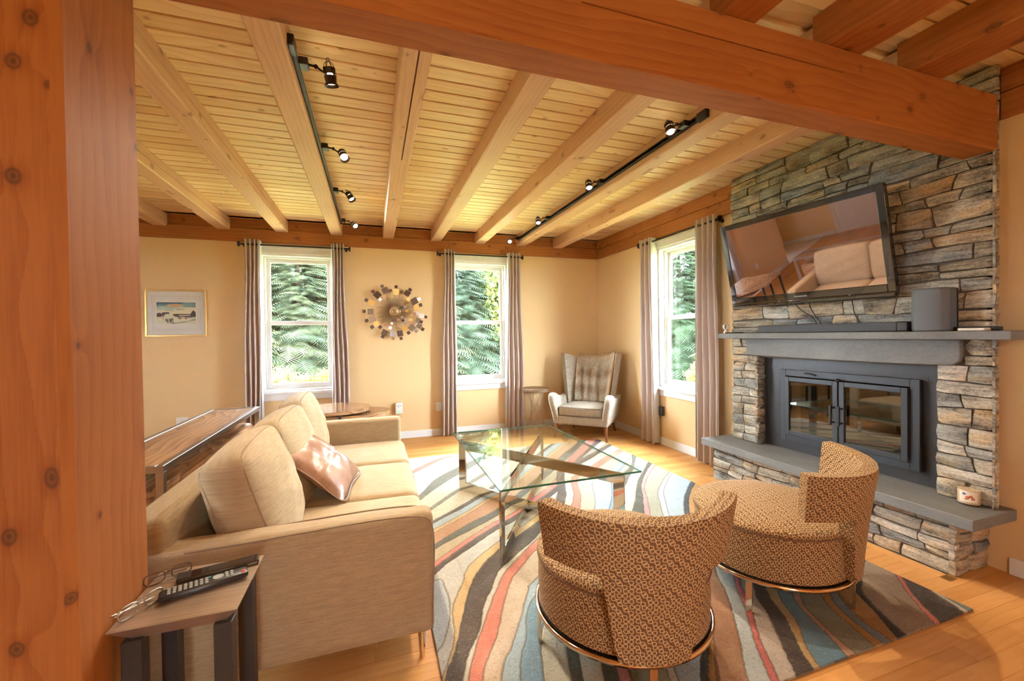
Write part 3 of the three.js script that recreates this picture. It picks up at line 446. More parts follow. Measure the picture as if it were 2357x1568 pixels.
// ---------------------------------------------------------------- television and what stands on the mantel
const fontBold = await new FontLoader().loadAsync('fonts/droid/droid_sans_bold.typeface.json');
{
  const tv = thing('television', 'large wall mounted flat television tilted down over the mantel', 'television', [-0.325, 1.90, 3.40]);
  tv.rotation.order = 'YXZ'; tv.rotation.set(0.2326, -1.4819, -0.0018);
  const W = 1.15, H = 0.71, w2 = W / 2, h2 = H / 2;
  part('bezel', [...frameG(-w2, w2, -h2 + 0.035, h2, 0.044, -0.03, 0.0, 0.052, 0.044), rbx(-w2, w2, -h2, -h2 + 0.04, -0.034, 0.012, 0.014, 4)], M.blackGloss, tv);
  part('screen', box(W - 0.084, H - 0.12, 0.004, 0, 0.022, -0.008), mat({ color: lin(0.60, 0.51, 0.56), roughness: 0.02, metalness: 1 }), tv);
  part('housing', [rbx(-w2 + 0.004, w2 - 0.004, -h2 + 0.006, h2 - 0.004, -0.055, -0.016, 0.012), rbx(-0.4, 0.4, -0.25, 0.22, -0.09, -0.05, 0.02)], M.black, tv);
  part('mount_arm', [rbx(-0.12, 0.12, -0.12, 0.10, -0.11, -0.09, 0.005), rbx(-0.05, 0.05, -0.16, -0.06, -0.205, -0.10, 0.004)], M.iron, tv);
  const tx = new TextGeometry('Panasonic', { font: fontBold, size: 0.014, depth: 0.0008, curveSegments: 4 }); tx.computeBoundingBox(); tx.translate(-(tx.boundingBox.max.x) / 2, -h2 + 0.052, 0.0);
  part('lettering', tx, M.steel, tv);
  part('status_light', [rbx(-w2 + 0.016, -w2 + 0.026, -h2 + 0.022, -h2 + 0.030, 0.011, 0.0126, 0.001), rbx(-0.16, -0.15, -h2 + 0.032, -h2 + 0.036, 0.011, 0.0128, 0.001), rbx(0.32, 0.33, -h2 + 0.036, -h2 + 0.040, 0.011, 0.0124, 0.001)], M.steel, tv);
  const cab = (pts, lab) => solo('cable', tube(pts.map((p) => V(...p)), 0.0035, 28, 6), M.black, lab, 'cable', 'cables under the television');
  cab([[-0.20, 1.60, 3.28], [-0.165, 1.52, 3.32], [-0.155, 1.44, 3.42], [-0.15, 1.39, 3.44], [-0.15, 1.341, 3.45]], 'black cable hanging from the television, the left one of a crossing pair');
  cab([[-0.20, 1.60, 3.42], [-0.165, 1.53, 3.40], [-0.155, 1.45, 3.44], [-0.15, 1.40, 3.47], [-0.15, 1.341, 3.46]], 'black cable hanging from the television, the right one of a crossing pair');
  cab([[-0.20, 1.60, 3.70], [-0.16, 1.53, 3.69], [-0.155, 1.46, 3.70], [-0.15, 1.40, 3.73], [-0.15, 1.341, 3.76]], 'single black cable hanging from the television towards the speaker');
}
const MY = 1.337;
{
  const sb = thing('soundbar', 'long dark grey soundbar on the mantel under the television', 'soundbar', [-0.205, MY, 3.525]);
  part('grille', rbx(-0.035, 0.03, 0.003, 0.062, -0.512, 0.46, 0.008), mat({ color: lin(0.055, 0.065, 0.075), roughness: 0.75 }), sb); part('end_cap', rbx(-0.034, 0.03, 0.002, 0.063, 0.46, 0.512, 0.008), M.black, sb); part('feet', [rbx(-0.03, 0.02, 0, 0.004, -0.45, -0.42, 0.001), rbx(-0.03, 0.02, 0, 0.004, 0.42, 0.45, 0.001)], M.black, sb);
  const sp = thing('speaker', 'rounded grey wireless speaker standing at the mantel end', 'speaker', [-0.165, MY, 4.125]);
  const f = (a, b) => { const pts = []; for (let k = 0; k <= 24; k++) { const t = lerp(-1, 1, k / 24); pts.push([t * 0.088, -0.055 - 0.02 * (1 - t * t) + 0.025 * Math.pow(Math.abs(t), 6)]); } pts.push([0.088, 0.035], [-0.088, 0.035]); return pts; };
  const body = extr(f(), 0.252, 0.012, 4).rotateX(-Math.PI / 2).rotateY(-Math.PI / 2).translate(0, 0.126, 0);
  part('grille', body, mat({ color: lin(0.13, 0.15, 0.165), roughness: 0.7 }), sp); part('back_shell', rbx(0.03, 0.055, 0.006, 0.25, -0.092, 0.092, 0.012), M.black, sp);
  const c = thing('security_camera', 'small white round camera with a black face on the mantel corner', 'camera', [-0.20, MY, 2.640]);
  part('base', lathe([[0.001, 0], [0.018, 0], [0.018, 0.006], [0.013, 0.022], [0.007, 0.034], [0.001, 0.036]], 20), M.white, c); part('body', new THREE.SphereGeometry(0.027, 24, 18).scale(0.8, 1, 1).translate(0, 0.062, 0), M.white, c);
  part('face', cyl(0.021, 0.021, 0.006, 0, 0, 0, 24).rotateZ(Math.PI / 2).rotateY(-0.75).translate(-0.017, 0.062, 0.013), M.blackGloss, c);
  solo('tablet', rbx(-0.235, -0.16, MY, MY + 0.009, 2.665, 2.80, 0.004), M.blackGloss, 'thin black tablet lying beside the round camera', 'tablet');
  solo('phone', rbx(-0.235, -0.17, MY, MY + 0.016, 4.262, 4.372, 0.007, 3), M.white, 'white slim handset lying near the mantel end', 'phone');
  solo('router_box', rbx(-0.16, -0.128, MY, MY + 0.024, 4.20, 4.40, 0.006), M.black, 'low black box behind the white handset', 'box');
  const k = thing('jar_candle', 'cream jar candle with a printed label on the hearth slab', 'candle', [-0.135, 0.363, 4.268]);
  part('jar', lathe([[0.001, 0], [0.046, 0], [0.050, 0.006], [0.050, 0.095], [0.044, 0.110], [0.045, 0.132], [0.042, 0.132], [0.041, 0.108], [0.047, 0.094], [0.047, 0.01], [0.001, 0.008]], 32), phys({ color: lin(0.97, 0.98, 0.98), transmission: 1, thickness: 0, roughness: 0.02, ior: 1.45 }), k);
  part('wax', cyl(0.0455, 0.0455, 0.076, 0, 0.047, 0, 32), mat({ color: lin(0.80, 0.62, 0.40), roughness: 0.6 }), k);
  const lt = canvasTex(128, 128, (g) => { g.fillStyle = 'rgb(238,228,208)'; g.fillRect(0, 0, 128, 128); g.fillStyle = 'rgb(88,98,170)'; g.beginPath(); g.arc(34, 34, 13, 0, 7); g.fill(); g.fillStyle = 'rgb(200,112,70)'; for (const [x, y, r] of [[58, 70, 16], [80, 56, 13], [92, 84, 14], [46, 92, 10]]) { g.beginPath(); g.arc(x, y, r, 0, 7); g.fill(); } g.fillStyle = 'rgb(110,66,56)'; for (const [x, y, r] of [[70, 66, 8], [88, 70, 6], [60, 88, 6]]) { g.beginPath(); g.arc(x, y, r, 0, 7); g.fill(); } });
  part('label', new THREE.CylinderGeometry(0.0508, 0.0508, 0.06, 20, 1, true, 4.35, 1.5).translate(0, 0.052, 0), mat({ map: lt, roughness: 0.7, side: THREE.DoubleSide }), k);
  part('wick', rod(V(0, 0.078, 0), V(0.002, 0.09, 0), 0.001, 6), M.black, k);
}

// ---------------------------------------------------------------- rug
const RX0 = -3.066, RX1 = -0.608, RZ0 = 1.0, RZ1 = 4.492;
{
  const bands = [   // [colour, curve that starts it; each colour covers everything towards the near right until the next one]
    ['214,218,212', null],
    ['214,148,128', [[-3.2, 1.72], [-2.93, 1.41], [-2.68, 1.15], [-2.53, 1.06], [-2.3, 0.9]]],
    ['222,216,202', [[-3.2, 1.80], [-2.9, 1.47], [-2.66, 1.21], [-2.5, 1.1], [-2.2, 0.9]]],
    ['112,110,92', [[-3.2, 2.5], [-2.94, 2.09], [-2.77, 1.77], [-2.52, 1.51], [-2.24, 1.26], [-1.85, 0.9]]],
    ['214,203,172', [[-3.2, 2.6], [-2.92, 2.17], [-2.73, 1.92], [-2.54, 1.71], [-2.14, 1.30], [-1.7, 0.9]]],
    ['128,122,98', [[-3.2, 2.72], [-2.9, 2.40], [-2.6, 2.06], [-2.2, 1.66], [-1.5, 0.95]]],
    ['212,198,164', [[-3.2, 2.75], [-2.9, 2.45], [-2.6, 2.12], [-2.2, 1.73], [-1.45, 1.0]]],
    ['100,90,76', [[-3.2, 2.88], [-2.90, 2.63], [-2.58, 2.37], [-2.1, 1.9], [-1.2, 0.95]]],
    ['172,180,178', [[-3.2, 2.92], [-2.90, 2.67], [-2.56, 2.41], [-2.08, 1.94], [-1.15, 0.96]]],
    ['206,168,112', [[-3.2, 3.0], [-2.93, 2.78], [-2.6, 2.53], [-2.0, 1.98], [-1.0, 0.92]]],
    ['188,136,94', [[-3.2, 3.05], [-2.93, 2.83], [-2.6, 2.58], [-2.0, 2.03], [-0.95, 0.95]]],
    ['98,92,76', [[-3.2, 3.2], [-2.93, 2.97], [-2.79, 2.86], [-2.64, 2.75], [-2.41, 2.60], [-2.0, 2.2], [-1.49, 1.67], [-1.31, 1.46], [-0.94, 1.09], [-0.8, 0.9]]],
    ['194,172,132', [[-3.2, 3.27], [-2.93, 3.03], [-2.6, 2.82], [-2.38, 2.66], [-1.9, 2.2], [-1.36, 1.65], [-1.21, 1.5], [-0.77, 1.01], [-0.7, 0.9]]],
    ['222,128,108', [[-3.2, 3.4], [-2.97, 3.19], [-2.81, 3.05], [-2.66, 2.93], [-2.49, 2.81], [-2.27, 2.67], [-1.78, 2.22], [-1.34, 1.66], [-1.1, 1.40], [-0.75, 1.02], [-0.65, 0.9]]],
    ['92,78,66', [[-3.2, 3.45], [-2.97, 3.24], [-2.81, 3.10], [-2.66, 2.98], [-2.49, 2.86], [-2.27, 2.72], [-1.72, 2.26], [-1.27, 1.70], [-1.02, 1.44], [-0.66, 1.05], [-0.55, 0.92]]],
    ['204,196,182', [[-3.2, 3.52], [-2.99, 3.32], [-2.90, 3.23], [-2.68, 3.06], [-2.51, 2.93], [-2.29, 2.80], [-1.68, 2.30], [-1.24, 1.73], [-0.98, 1.46], [-0.5, 1.0]]],
    ['186,190,188', [[-3.2, 4.0], [-3.07, 3.91], [-3.0, 3.78], [-2.96, 3.61], [-2.96, 3.47], [-2.99, 3.38], [-3.2, 3.5]], 'island'],
    ['214,178,122', [[-3.2, 4.3], [-3.05, 4.01], [-2.98, 3.84], [-2.95, 3.64], [-2.86, 3.45], [-2.78, 3.29], [-2.5, 3.05], [-2.2, 2.84], [-1.8, 2.45], [-1.35, 1.9], [-0.5, 1.12]]],
    ['92,78,66', [[-3.2, 4.45], [-3.06, 4.06], [-2.99, 3.92], [-2.92, 3.73], [-2.84, 3.52], [-2.73, 3.34], [-2.59, 3.20], [-2.46, 3.10], [-2.1, 2.82], [-1.86, 2.5], [-1.6, 1.95], [-1.3, 1.75], [-0.5, 1.2]]],
    ['216,206,184', [[-3.1, 4.5], [-2.99, 4.08], [-2.93, 3.94], [-2.86, 3.83], [-2.80, 3.67], [-2.73, 3.56], [-2.65, 3.42], [-2.54, 3.32], [-2.29, 3.11], [-1.98, 2.8], [-1.81, 2.56], [-1.55, 2.02], [-1.25, 1.82], [-0.5, 1.26]]],
    ['222,132,108', [[-3.07, 4.5], [-2.97, 4.08], [-2.81, 3.76], [-2.71, 3.58], [-2.60, 3.42], [-2.46, 3.29], [-2.31, 3.15], [-1.95, 2.85], [-1.75, 2.58], [-1.57, 2.19], [-1.25, 1.95], [-0.5, 1.42]]],
    ['216,192, 164', [[-2.98, 4.5], [-2.92, 4.11], [-2.80, 3.90], [-2.68, 3.65], [-2.59, 3.50], [-2.47, 3.38], [-2.37, 3.28], [-1.95, 2.98], [-1.71, 2.63], [-1.52, 2.21], [-1.2, 2.02], [-0.5, 1.5]]],
    ['178,200,208', [[-2.92, 4.5], [-2.85, 4.13], [-2.75, 3.97], [-2.67, 3.84], [-2.54, 3.62], [-2.49, 3.57], [-1.9, 3.1], [-1.63, 2.72], [-1.44, 2.35], [-1.1, 2.1], [-0.5, 1.6]]],
    ['136,170,188', [[-2.85, 4.6], [-2.78, 4.16], [-2.68, 3.95], [-2.53, 3.69], [-1.85, 3.15], [-1.5, 2.75], [-1.25, 2.36], [-0.9, 2.02], [-0.5, 1.65]]],
    ['206,204,182', [[-2.80, 4.6], [-2.7, 4.2], [-2.5, 3.8], [-1.85, 3.2], [-1.5, 2.8], [-1.25, 2.40], [-0.94, 2.08], [-0.5, 1.69]]],
    ['92,92,76', [[-2.7, 4.6], [-2.45, 3.9], [-1.8, 3.25], [-1.45, 2.75], [-1.19, 2.38], [-0.90, 2.12], [-0.77, 1.98], [-0.64, 1.79], [-0.5, 1.65]]],
    ['226,216,190', [[-2.66, 4.6], [-2.42, 3.95], [-1.75, 3.25], [-1.4, 2.74], [-1.12, 2.42], [-0.86, 2.14], [-0.77, 2.02], [-0.62, 1.84], [-0.5, 1.72]]],
    ['88,88,72', [[-2.6, 4.6], [-2.3, 3.9], [-1.75, 3.3], [-1.38, 2.89], [-1.18, 2.63], [-1.02, 2.44], [-0.82, 2.24], [-0.62, 2.04], [-0.5, 1.93]]],
    ['234,156,152', [[-2.53, 4.6], [-2.25, 3.93], [-1.6, 3.3], [-1.25, 2.82], [-1.12, 2.62], [-0.98, 2.45], [-0.80, 2.26], [-0.62, 2.10], [-0.5, 2.0]]],
    ['178,176,154', [[-2.49, 4.6], [-2.2, 3.95], [-1.58, 3.34], [-1.26, 2.90], [-1.11, 2.65], [-0.93, 2.44], [-0.76, 2.28], [-0.61, 2.14], [-0.5, 2.05]]],
    ['228,228,222', [[-2.35, 4.6], [-2.1, 4.1], [-1.55, 3.5], [-1.19, 2.96], [-1.13, 2.86], [-1.03, 2.73], [-0.82, 2.53], [-0.62, 2.37], [-0.5, 2.25]]],
    ['188,206,216', [[-2.32, 4.6], [-2.07, 4.12], [-1.52, 3.52], [-1.16, 2.99], [-1.0, 2.76], [-0.80, 2.56], [-0.5, 2.3]]],
    ['64,70,74', [[-2.25, 4.6], [-2.13, 4.39], [-1.96, 4.21], [-1.6, 3.78], [-1.0, 3.0], [-0.5, 2.55]]],
    ['194,146,80', [[-2.21, 4.6], [-2.10, 4.40], [-1.92, 4.21], [-1.57, 3.80], [-0.97, 3.02], [-0.5, 2.6]]],
    ['178,130,98', [[-2.18, 4.6], [-2.07, 4.41], [-1.85, 4.16], [-1.4, 3.6], [-0.9, 3.05], [-0.5, 2.7]]],
    ['198,206,206', [[-2.05, 4.6], [-1.96, 4.45], [-1.81, 4.27], [-1.69, 4.12], [-1.59, 3.98], [-1.47, 3.79], [-1.0, 3.3], [-0.5, 2.9]]],
    ['214,112,108', [[-1.95, 4.6], [-1.86, 4.45], [-1.75, 4.29], [-1.61, 4.12], [-1.45, 3.90], [-0.9, 3.3], [-0.5, 3.0]]],
    ['206,192,178', [[-1.92, 4.6], [-1.83, 4.46], [-1.725, 4.30], [-1.585, 4.13], [-1.42, 3.91], [-0.87, 3.32], [-0.5, 3.05]]],
    ['78,66,56', [[-1.83, 4.6], [-1.77, 4.50], [-1.65, 4.33], [-1.55, 4.19], [-1.44, 4.02], [-1.0, 3.6], [-0.5, 3.2]]],
    ['202,168,112', [[-1.72, 4.6], [-1.68, 4.51], [-1.62, 4.40], [-1.50, 4.24], [-1.38, 4.04], [-1.0, 3.7], [-0.5, 3.3]]],
    ['112,146,164', [[-1.67, 4.6], [-1.64, 4.50], [-1.58, 4.40], [-1.47, 4.27], [-1.35, 4.08], [-1.0, 3.78], [-0.5, 3.4]]],
    ['200,156,124', [[-1.50, 4.6], [-1.48, 4.50], [-1.43, 4.39], [-1.39, 4.28], [-1.30, 4.12], [-0.95, 3.85], [-0.5, 3.5]]],
    ['146,140,118', [[-1.45, 4.6], [-1.43, 4.50], [-1.385, 4.33], [-1.28, 4.15], [-0.9, 3.9], [-0.5, 3.58]]],
    ['188,136,64', [[-1.34, 4.6], [-1.31, 4.49], [-1.27, 4.37], [-1.17, 4.17], [-0.85, 3.95], [-0.5, 3.7]]],
    ['126,140,140', [[-1.29, 4.6], [-1.26, 4.49], [-1.22, 4.33], [-1.12, 4.18], [-0.85, 4.0], [-0.5, 3.78]]],
    ['178,126,60', [[-1.24, 4.6], [-1.21, 4.49], [-1.18, 4.35], [-1.08, 4.20], [-0.85, 4.06], [-0.5, 3.85]]],
    ['48,40,34', [[-1.22, 4.6], [-1.16, 4.48], [-1.08, 4.37], [-0.97, 4.20], [-0.86, 4.13], [-0.7, 4.03], [-0.5, 3.9]]],
    ['168,146,122', [[-1.16, 4.6], [-1.11, 4.49], [-0.98, 4.26], [-0.86, 4.17], [-0.72, 4.09], [-0.5, 3.98]]],
    ['222,124,106', [[-0.98, 4.6], [-0.89, 4.47], [-0.72, 4.28], [-0.58, 4.16], [-0.45, 4.05]]],
    ['80,70, 60', [[-0.93, 4.6], [-0.85, 4.47], [-0.75, 4.34], [-0.60, 4.20], [-0.45, 4.08]]],
    ['206,196,172', [[-0.74, 4.6], [-0.67, 4.47], [-0.61, 4.33], [-0.5, 4.2]]],
    ['126,140,146', [[-0.68, 4.6], [-0.64, 4.47], [-0.60, 4.37], [-0.5, 4.25]]],
  ];
  const TW = 1440, TH = 2048, ux = (x) => (x - RX0) / (RX1 - RX0) * TW, uz = (z) => (z - RZ0) / (RZ1 - RZ0) * TH;
  const paint = (bump) => (g) => {
    g.fillStyle = bump ? '#a0a0a0' : `rgb(${bands[0][0]})`; g.fillRect(0, 0, TW, TH); const R = rng(8);
    for (const [col, pts, island] of bands) {
      if (!pts) continue; const c = new THREE.CatmullRomCurve3(pts.map(([x, z]) => V(x, 0, z)), !!island, 'catmullrom', 0.5).getPoints(90);
      g.beginPath(); c.forEach((p, i) => { const w = 2.2 * (R() - 0.5); i ? g.lineTo(ux(p.x) + w, uz(p.z) + w) : g.moveTo(ux(p.x), uz(p.z)); });
      if (!island) { g.lineTo(TW * 1.3, -200); g.lineTo(TW * 1.3, TH * 1.2); g.lineTo(-300, TH * 1.2); } g.closePath();
      if (bump) { g.lineWidth = 7; g.strokeStyle = 'rgba(40,40,40,0.9)'; g.stroke(); } else { g.fillStyle = `rgb(${col.split(',').map((c) => Math.round(c * 0.77)).join(',')})`; g.fill(); g.lineWidth = 3.5; g.strokeStyle = 'rgba(70,58,46,0.55)'; g.stroke(); }
    }
    for (let k = 0; k < 90000; k++) { g.fillStyle = bump ? (R() < 0.5 ? 'rgba(0,0,0,0.28)' : 'rgba(255,255,255,0.28)') : (R() < 0.5 ? 'rgba(60,45,30,0.10)' : 'rgba(255,250,240,0.09)'); const a = R() * 3; g.fillRect(R() * TW, R() * TH, 2 + a, 2 + (3 - a) * 0.6); }
    if (!bump) for (let k = 0; k < 500; k++) { const x = R() * TW, y = R() * TH, r = 20 + R() * 60; g.fillStyle = R() < 0.5 ? 'rgba(110,85,60,0.035)' : 'rgba(250,240,225,0.035)'; g.beginPath(); g.ellipse(x, y, r, r * 0.5, R() * 3, 0, 7); g.fill(); }
  };
  const ct = canvasTex(TW, TH, paint(false)), bt = canvasTex(TW, TH, paint(true)); bt.colorSpace = THREE.NoColorSpace; for (const t of [ct, bt]) t.flipY = false;
  const g = rbx(RX0, RX1, 0.0005, 0.013, RZ0, RZ1, 0.004, 2), n = ng(g), p = n.attributes.position, uv = n.attributes.uv; for (let i = 0; i < p.count; i++) uv.setXY(i, (p.getX(i) - RX0) / (RX1 - RX0), (p.getZ(i) - RZ0) / (RZ1 - RZ0));
  solo('area_rug', n, phys({ map: ct, bumpMap: bt, bumpScale: 0.006, roughness: 0.95, sheen: 0.3, sheenColor: lin(0.9, 0.9, 0.9), sheenRoughness: 0.6 }), 'multicoloured wool rug with flowing carved stripes under the coffee table', 'rug');
}
const RY = 0.013;
// ---------------------------------------------------------------- coffee table: glass on two crossing chrome frames
{
  const t = thing('coffee_table', 'rectangular glass coffee table on crossing chrome frames', 'coffee table', [-2.14, RY + 0.0006, 2.6175]);
  const gt = part('glass_top', box(0.958, 0.012, 1.515, 0, 0.437, 0), phys({ color: lin(0.93, 0.985, 0.97), transmission: 1, thickness: 0, roughness: 0, ior: 1.52 }), t);
  part('polished_edge', [bx(-0.4800, -0.4778, 0.4312, 0.4428, -0.758, 0.758), bx(0.4778, 0.48, 0.4312, 0.4428, -0.758, 0.758), bx(-0.48, 0.48, 0.4312, 0.4428, -0.7592, -0.757), bx(-0.48, 0.48, 0.4312, 0.4428, 0.757, 0.7592)], phys({ color: lin(0.10, 0.32, 0.27), roughness: 0.05, transmission: 0.45, thickness: 0 }), gt);
  const C = { A: [-0.475, 0.745], B: [-0.465, -0.515], C: [0.365, 0.735], D: [0.335, -0.555] }, b = 0.074, th = 0.014, H = 0.430;
  for (const [p, q] of [['A', 'D'], ['B', 'C']]) {
    const a = V(C[p][0], 0, C[p][1]), d = V(C[q][0], 0, C[q][1]).sub(a), L = d.length(), yaw = Math.atan2(-d.z, d.x), sh = new THREE.Shape([[0, 0], [L, 0], [L, H], [0, H]].map(([x, y]) => new THREE.Vector2(x, y)));
    sh.holes.push(new THREE.Path([[b, b], [b, H - b], [L - b, H - b], [L - b, b]].map(([x, y]) => new THREE.Vector2(x, y))));
    const g = new THREE.ExtrudeGeometry(sh, { depth: th - 0.002, bevelEnabled: true, bevelSize: 0.001, bevelThickness: 0.001, bevelSegments: 1 }).translate(0, 0, -th / 2).rotateY(yaw).translate(a.x, 0, a.z);
    part('frame', g, M.chrome, t);
  }
}
// ---------------------------------------------------------------- sofa
{
  const s = thing('sofa', 'tan corded three seat sofa with loose back cushions', 'sofa', [0, 0, 0]);
  const x0 = -4.13, x1 = -3.075, zA = 1.695, zB = 3.95, a = 0.12, uvS = (g, ax = 'x') => uvBy(g, ax, 0.28, 0.28);
  const arm = (z0, z1) => { const g = rbx(x0 + 0.03, x1, 0.13, 0.628, z0, z1, 0.035, 5); return smoothN(ng(g), 0.8); };
  part('arm', uvS(arm(zB - a, zB)), M.sofa, s); part('arm', uvS(arm(zA, zA + a)), M.sofa, s);
  // piping round the outer arm panel
  const pip = (z) => tube([V(x1 - 0.012, 0.15, z), V(x1 - 0.012, 0.585, z), V(x1 - 0.04, 0.612, z), V(x0 + 0.20, 0.612, z)].map((v) => v), 0.0035, 60, 6);
  part('piping', [pip(zB - 0.004), pip(zB - a + 0.006)], M.piping, s);
  part('base', uvS(rbx(x0 + 0.06, x1 + 0.005, 0.13, 0.29, zA + a - 0.01, zB - a + 0.01, 0.02, 3), 'z'), M.sofa, s);
  const bk = rbx(-0.075, 0.075, 0, 0.60, zA + 0.01, zB - 0.01, 0.04, 4); bk.rotateZ(0.10); bk.translate(x0 + 0.125, 0.135, 0);
  part('back', uvS(smoothN(ng(bk), 0.8), 'z'), M.sofa, s);
  const zs = [zA + a, 2.487, 3.158, zB - a];
  for (let i = 0; i < 3; i++) {
    const w = zs[i + 1] - zs[i] - 0.006, zc = (zs[i] + zs[i + 1]) / 2;
    const g = cushion(0.76, 0.145, w, 0.022, 0.045, 30 + i, 0.003).translate(x1 - 0.38 + 0.02, 0.355, zc); const sc = part('seat_cushion', uvS(g, 'x'), M.sofa, s);
    const xf = x1 + 0.006, yt = 0.405; part('piping', [tube([V(xf - 0.012, yt, zc - w / 2 + 0.02), V(xf + 0.012, yt + 0.002, zc), V(xf - 0.012, yt, zc + w / 2 - 0.02)], 0.004, 20, 6)], M.piping, sc);
    const h = 0.50, bw = w - 0.004, bc = cushion(h, 0.17, bw, 0.055, 0.05, 50 + i, 0.007), lean = Math.PI - [1.30, 1.28, 1.26][i];
    const place = (q) => q.rotateZ(lean + Math.PI * 0 ).rotateY([0.03, -0.02, 0.03][i]).translate(-3.80 + [0, 0.01, 0][i], 0.645 + [0.01, 0.0, 0.0][i], zc + [0.0, 0, -0.0][i]);
    const c = part('back_cushion', uvS(place(bc), 'z'), M.sofa, s);
    const loop = (y) => { const q = [], hx = h / 2 - 0.012, hz = bw / 2 - 0.012, r = 0.04; for (const [sx, sz] of [[1, 1], [-1, 1], [-1, -1], [1, -1]]) { q.push(V(sx * hx - (sx * sz > 0 ? 0 : sx * r), y, sz * hz - (sx * sz > 0 ? sz * r : 0))); q.push(V(sx * (hx - r * 0.3), y, sz * (hz - r * 0.3))); q.push(V(sx * hx - (sx * sz > 0 ? sx * r : 0), y, sz * hz - (sx * sz > 0 ? 0 : sz * r))); q.push(sx * sz > 0 ? V(0, y, sz * (hz + 0.012)) : V(sx * (hx + 0.012), y, 0)); } return place(tube(q, 0.0045, 110, 6, true)); };
    part('piping', [loop(-0.07), loop(0.07)], M.piping, c);
  }
  for (const [x, z] of [[x1 - 0.05, zB - 0.06], [x1 - 0.05, zA + 0.06], [x0 + 0.1, zB - 0.06], [x0 + 0.1, zA + 0.06]]) part('leg', [cyl(0.011, 0.017, 0.135, x, 0.0675, z, 16), cyl(0.02, 0.02, 0.008, x, 0.131, z, 16)], M.chrome, s);
}
// leather pillow: four corners in the room, patched front
{
  const A = V(-3.77, 0.72, 3.18), B = V(-3.70, 0.735, 2.70), C = V(-3.40, 0.475, 2.75), D = V(-3.47, 0.455, 3.22);
  const mid = (u, v) => A.clone().multiplyScalar((1 - u) * (1 - v)).addScaledVector(B, u * (1 - v)).addScaledVector(C, u * v).addScaledVector(D, (1 - u) * v);
  const n = B.clone().sub(A).cross(D.clone().sub(A)).normalize(); if (n.y < 0) n.negate();
  const f = (sg) => { const N = 26, pos = [], uv = []; const P = (i, j) => { const u = i / N, v = j / N, e = Math.pow(Math.max(0, (1 - Math.pow(Math.abs(2 * u - 1), 2.4)) * (1 - Math.pow(Math.abs(2 * v - 1), 2.4))), 0.55), pin = 0.05 * (1 - e), uu = 0.5 + (u - 0.5) * (1 - pin * (1 - Math.abs(2 * v - 1))), vv = 0.5 + (v - 0.5) * (1 - pin * (1 - Math.abs(2 * u - 1))); const w = 0.006 * Math.sin(21 * u + 9 * v) * Math.sin(13 * v - 5 * u) * e, seam = -0.006 * (Math.exp(-Math.pow((u - 0.52) / 0.02, 2)) + Math.exp(-Math.pow((v - 0.5) / 0.02, 2))) * e; return mid(uu, vv).addScaledVector(n, sg * (0.065 * e + w + seam)); };
    for (let j = 0; j < N; j++) for (let i = 0; i < N; i++) for (const [a, b] of sg > 0 ? [[0, 0], [1, 1], [1, 0], [0, 0], [0, 1], [1, 1]] : [[0, 0], [1, 0], [1, 1], [0, 0], [1, 1], [0, 1]]) { const p = P(i + a, j + b); pos.push(p.x, p.y, p.z); uv.push((i + a) / N * 0.9, (j + b) / N * 0.9); }
    const g = new THREE.BufferGeometry(); g.setAttribute('position', new THREE.Float32BufferAttribute(pos, 3)); g.setAttribute('uv', new THREE.Float32BufferAttribute(uv, 2)); g.computeVertexNormals(); return toCreasedNormals(g, 1.3); };
  const o = thing('throw_pillow', 'brown leather patchwork pillow leaning on the sofa back cushions', 'pillow');
  part('cover', [f(1), f(-1)], M.leather, o);
  part('edge_seam', tube([A, A.clone().lerp(B, 0.5).addScaledVector(B.clone().sub(C).normalize(), -0.012), B, B.clone().lerp(C, 0.5), C, C.clone().lerp(D, 0.5), D, D.clone().lerp(A, 0.5)].map((p) => p.clone().lerp(mid(0.5, 0.5), 0.012)), 0.004, 80, 6, true), M.leather, o);
}
// ---------------------------------------------------------------- console table behind the sofa
{
  const t = thing('console_table', 'brushed steel frame console table with wood slab tops behind the sofa', 'console table');
  const x0 = -4.695, x1 = -4.305, z0 = 1.262, z1 = 3.14, y = 0.72, q = 0.034, f = [];
  for (const x of [x0, x1 - q]) for (const z of [z0, z1 - q]) part('leg', rbx(x, x + q, 0, y - q, z, z + q, 0.002), M.steel, t);
  part('top_frame', [rbx(x0, x0 + q, y - q, y, z0, z1, 0.002), rbx(x1 - q, x1, y - q, y, z0, z1, 0.002), rbx(x0 + q, x1 - q, y - q, y, z0, z0 + q, 0.002), rbx(x0 + q, x1 - q, y - q, y, z1 - q, z1, 0.002)], M.steel, t);
  part('table_top', uvBy(bx(x0 + q, x1 - q, y - 0.03, y - 0.006, z0 + q, z1 - q), 'z', 2.0, 0.5, 0.1, 0.2), M.slab, t);
  const sl = rbx(x0 + 0.03, x1 - 0.045, 0.40, 0.60, z0 + 0.05, z1 - 0.05, 0.05, 4), n = ng(sl), p = n.attributes.position; for (let i = 0; i < p.count; i++) { const z = p.getZ(i); p.setX(i, p.getX(i) + 0.012 * Math.sin(z * 5.3) * (p.getX(i) > -4.5 ? 1 : -1)); p.setY(i, p.getY(i) + 0.01 * Math.sin(z * 3.1 + 1)); }
  n.computeVertexNormals(); part('lower_slab', uvBy(smoothN(n, 0.8), 'z', 1.6, 0.5, 0.5, 0.7), M.slabEdge, t);
}
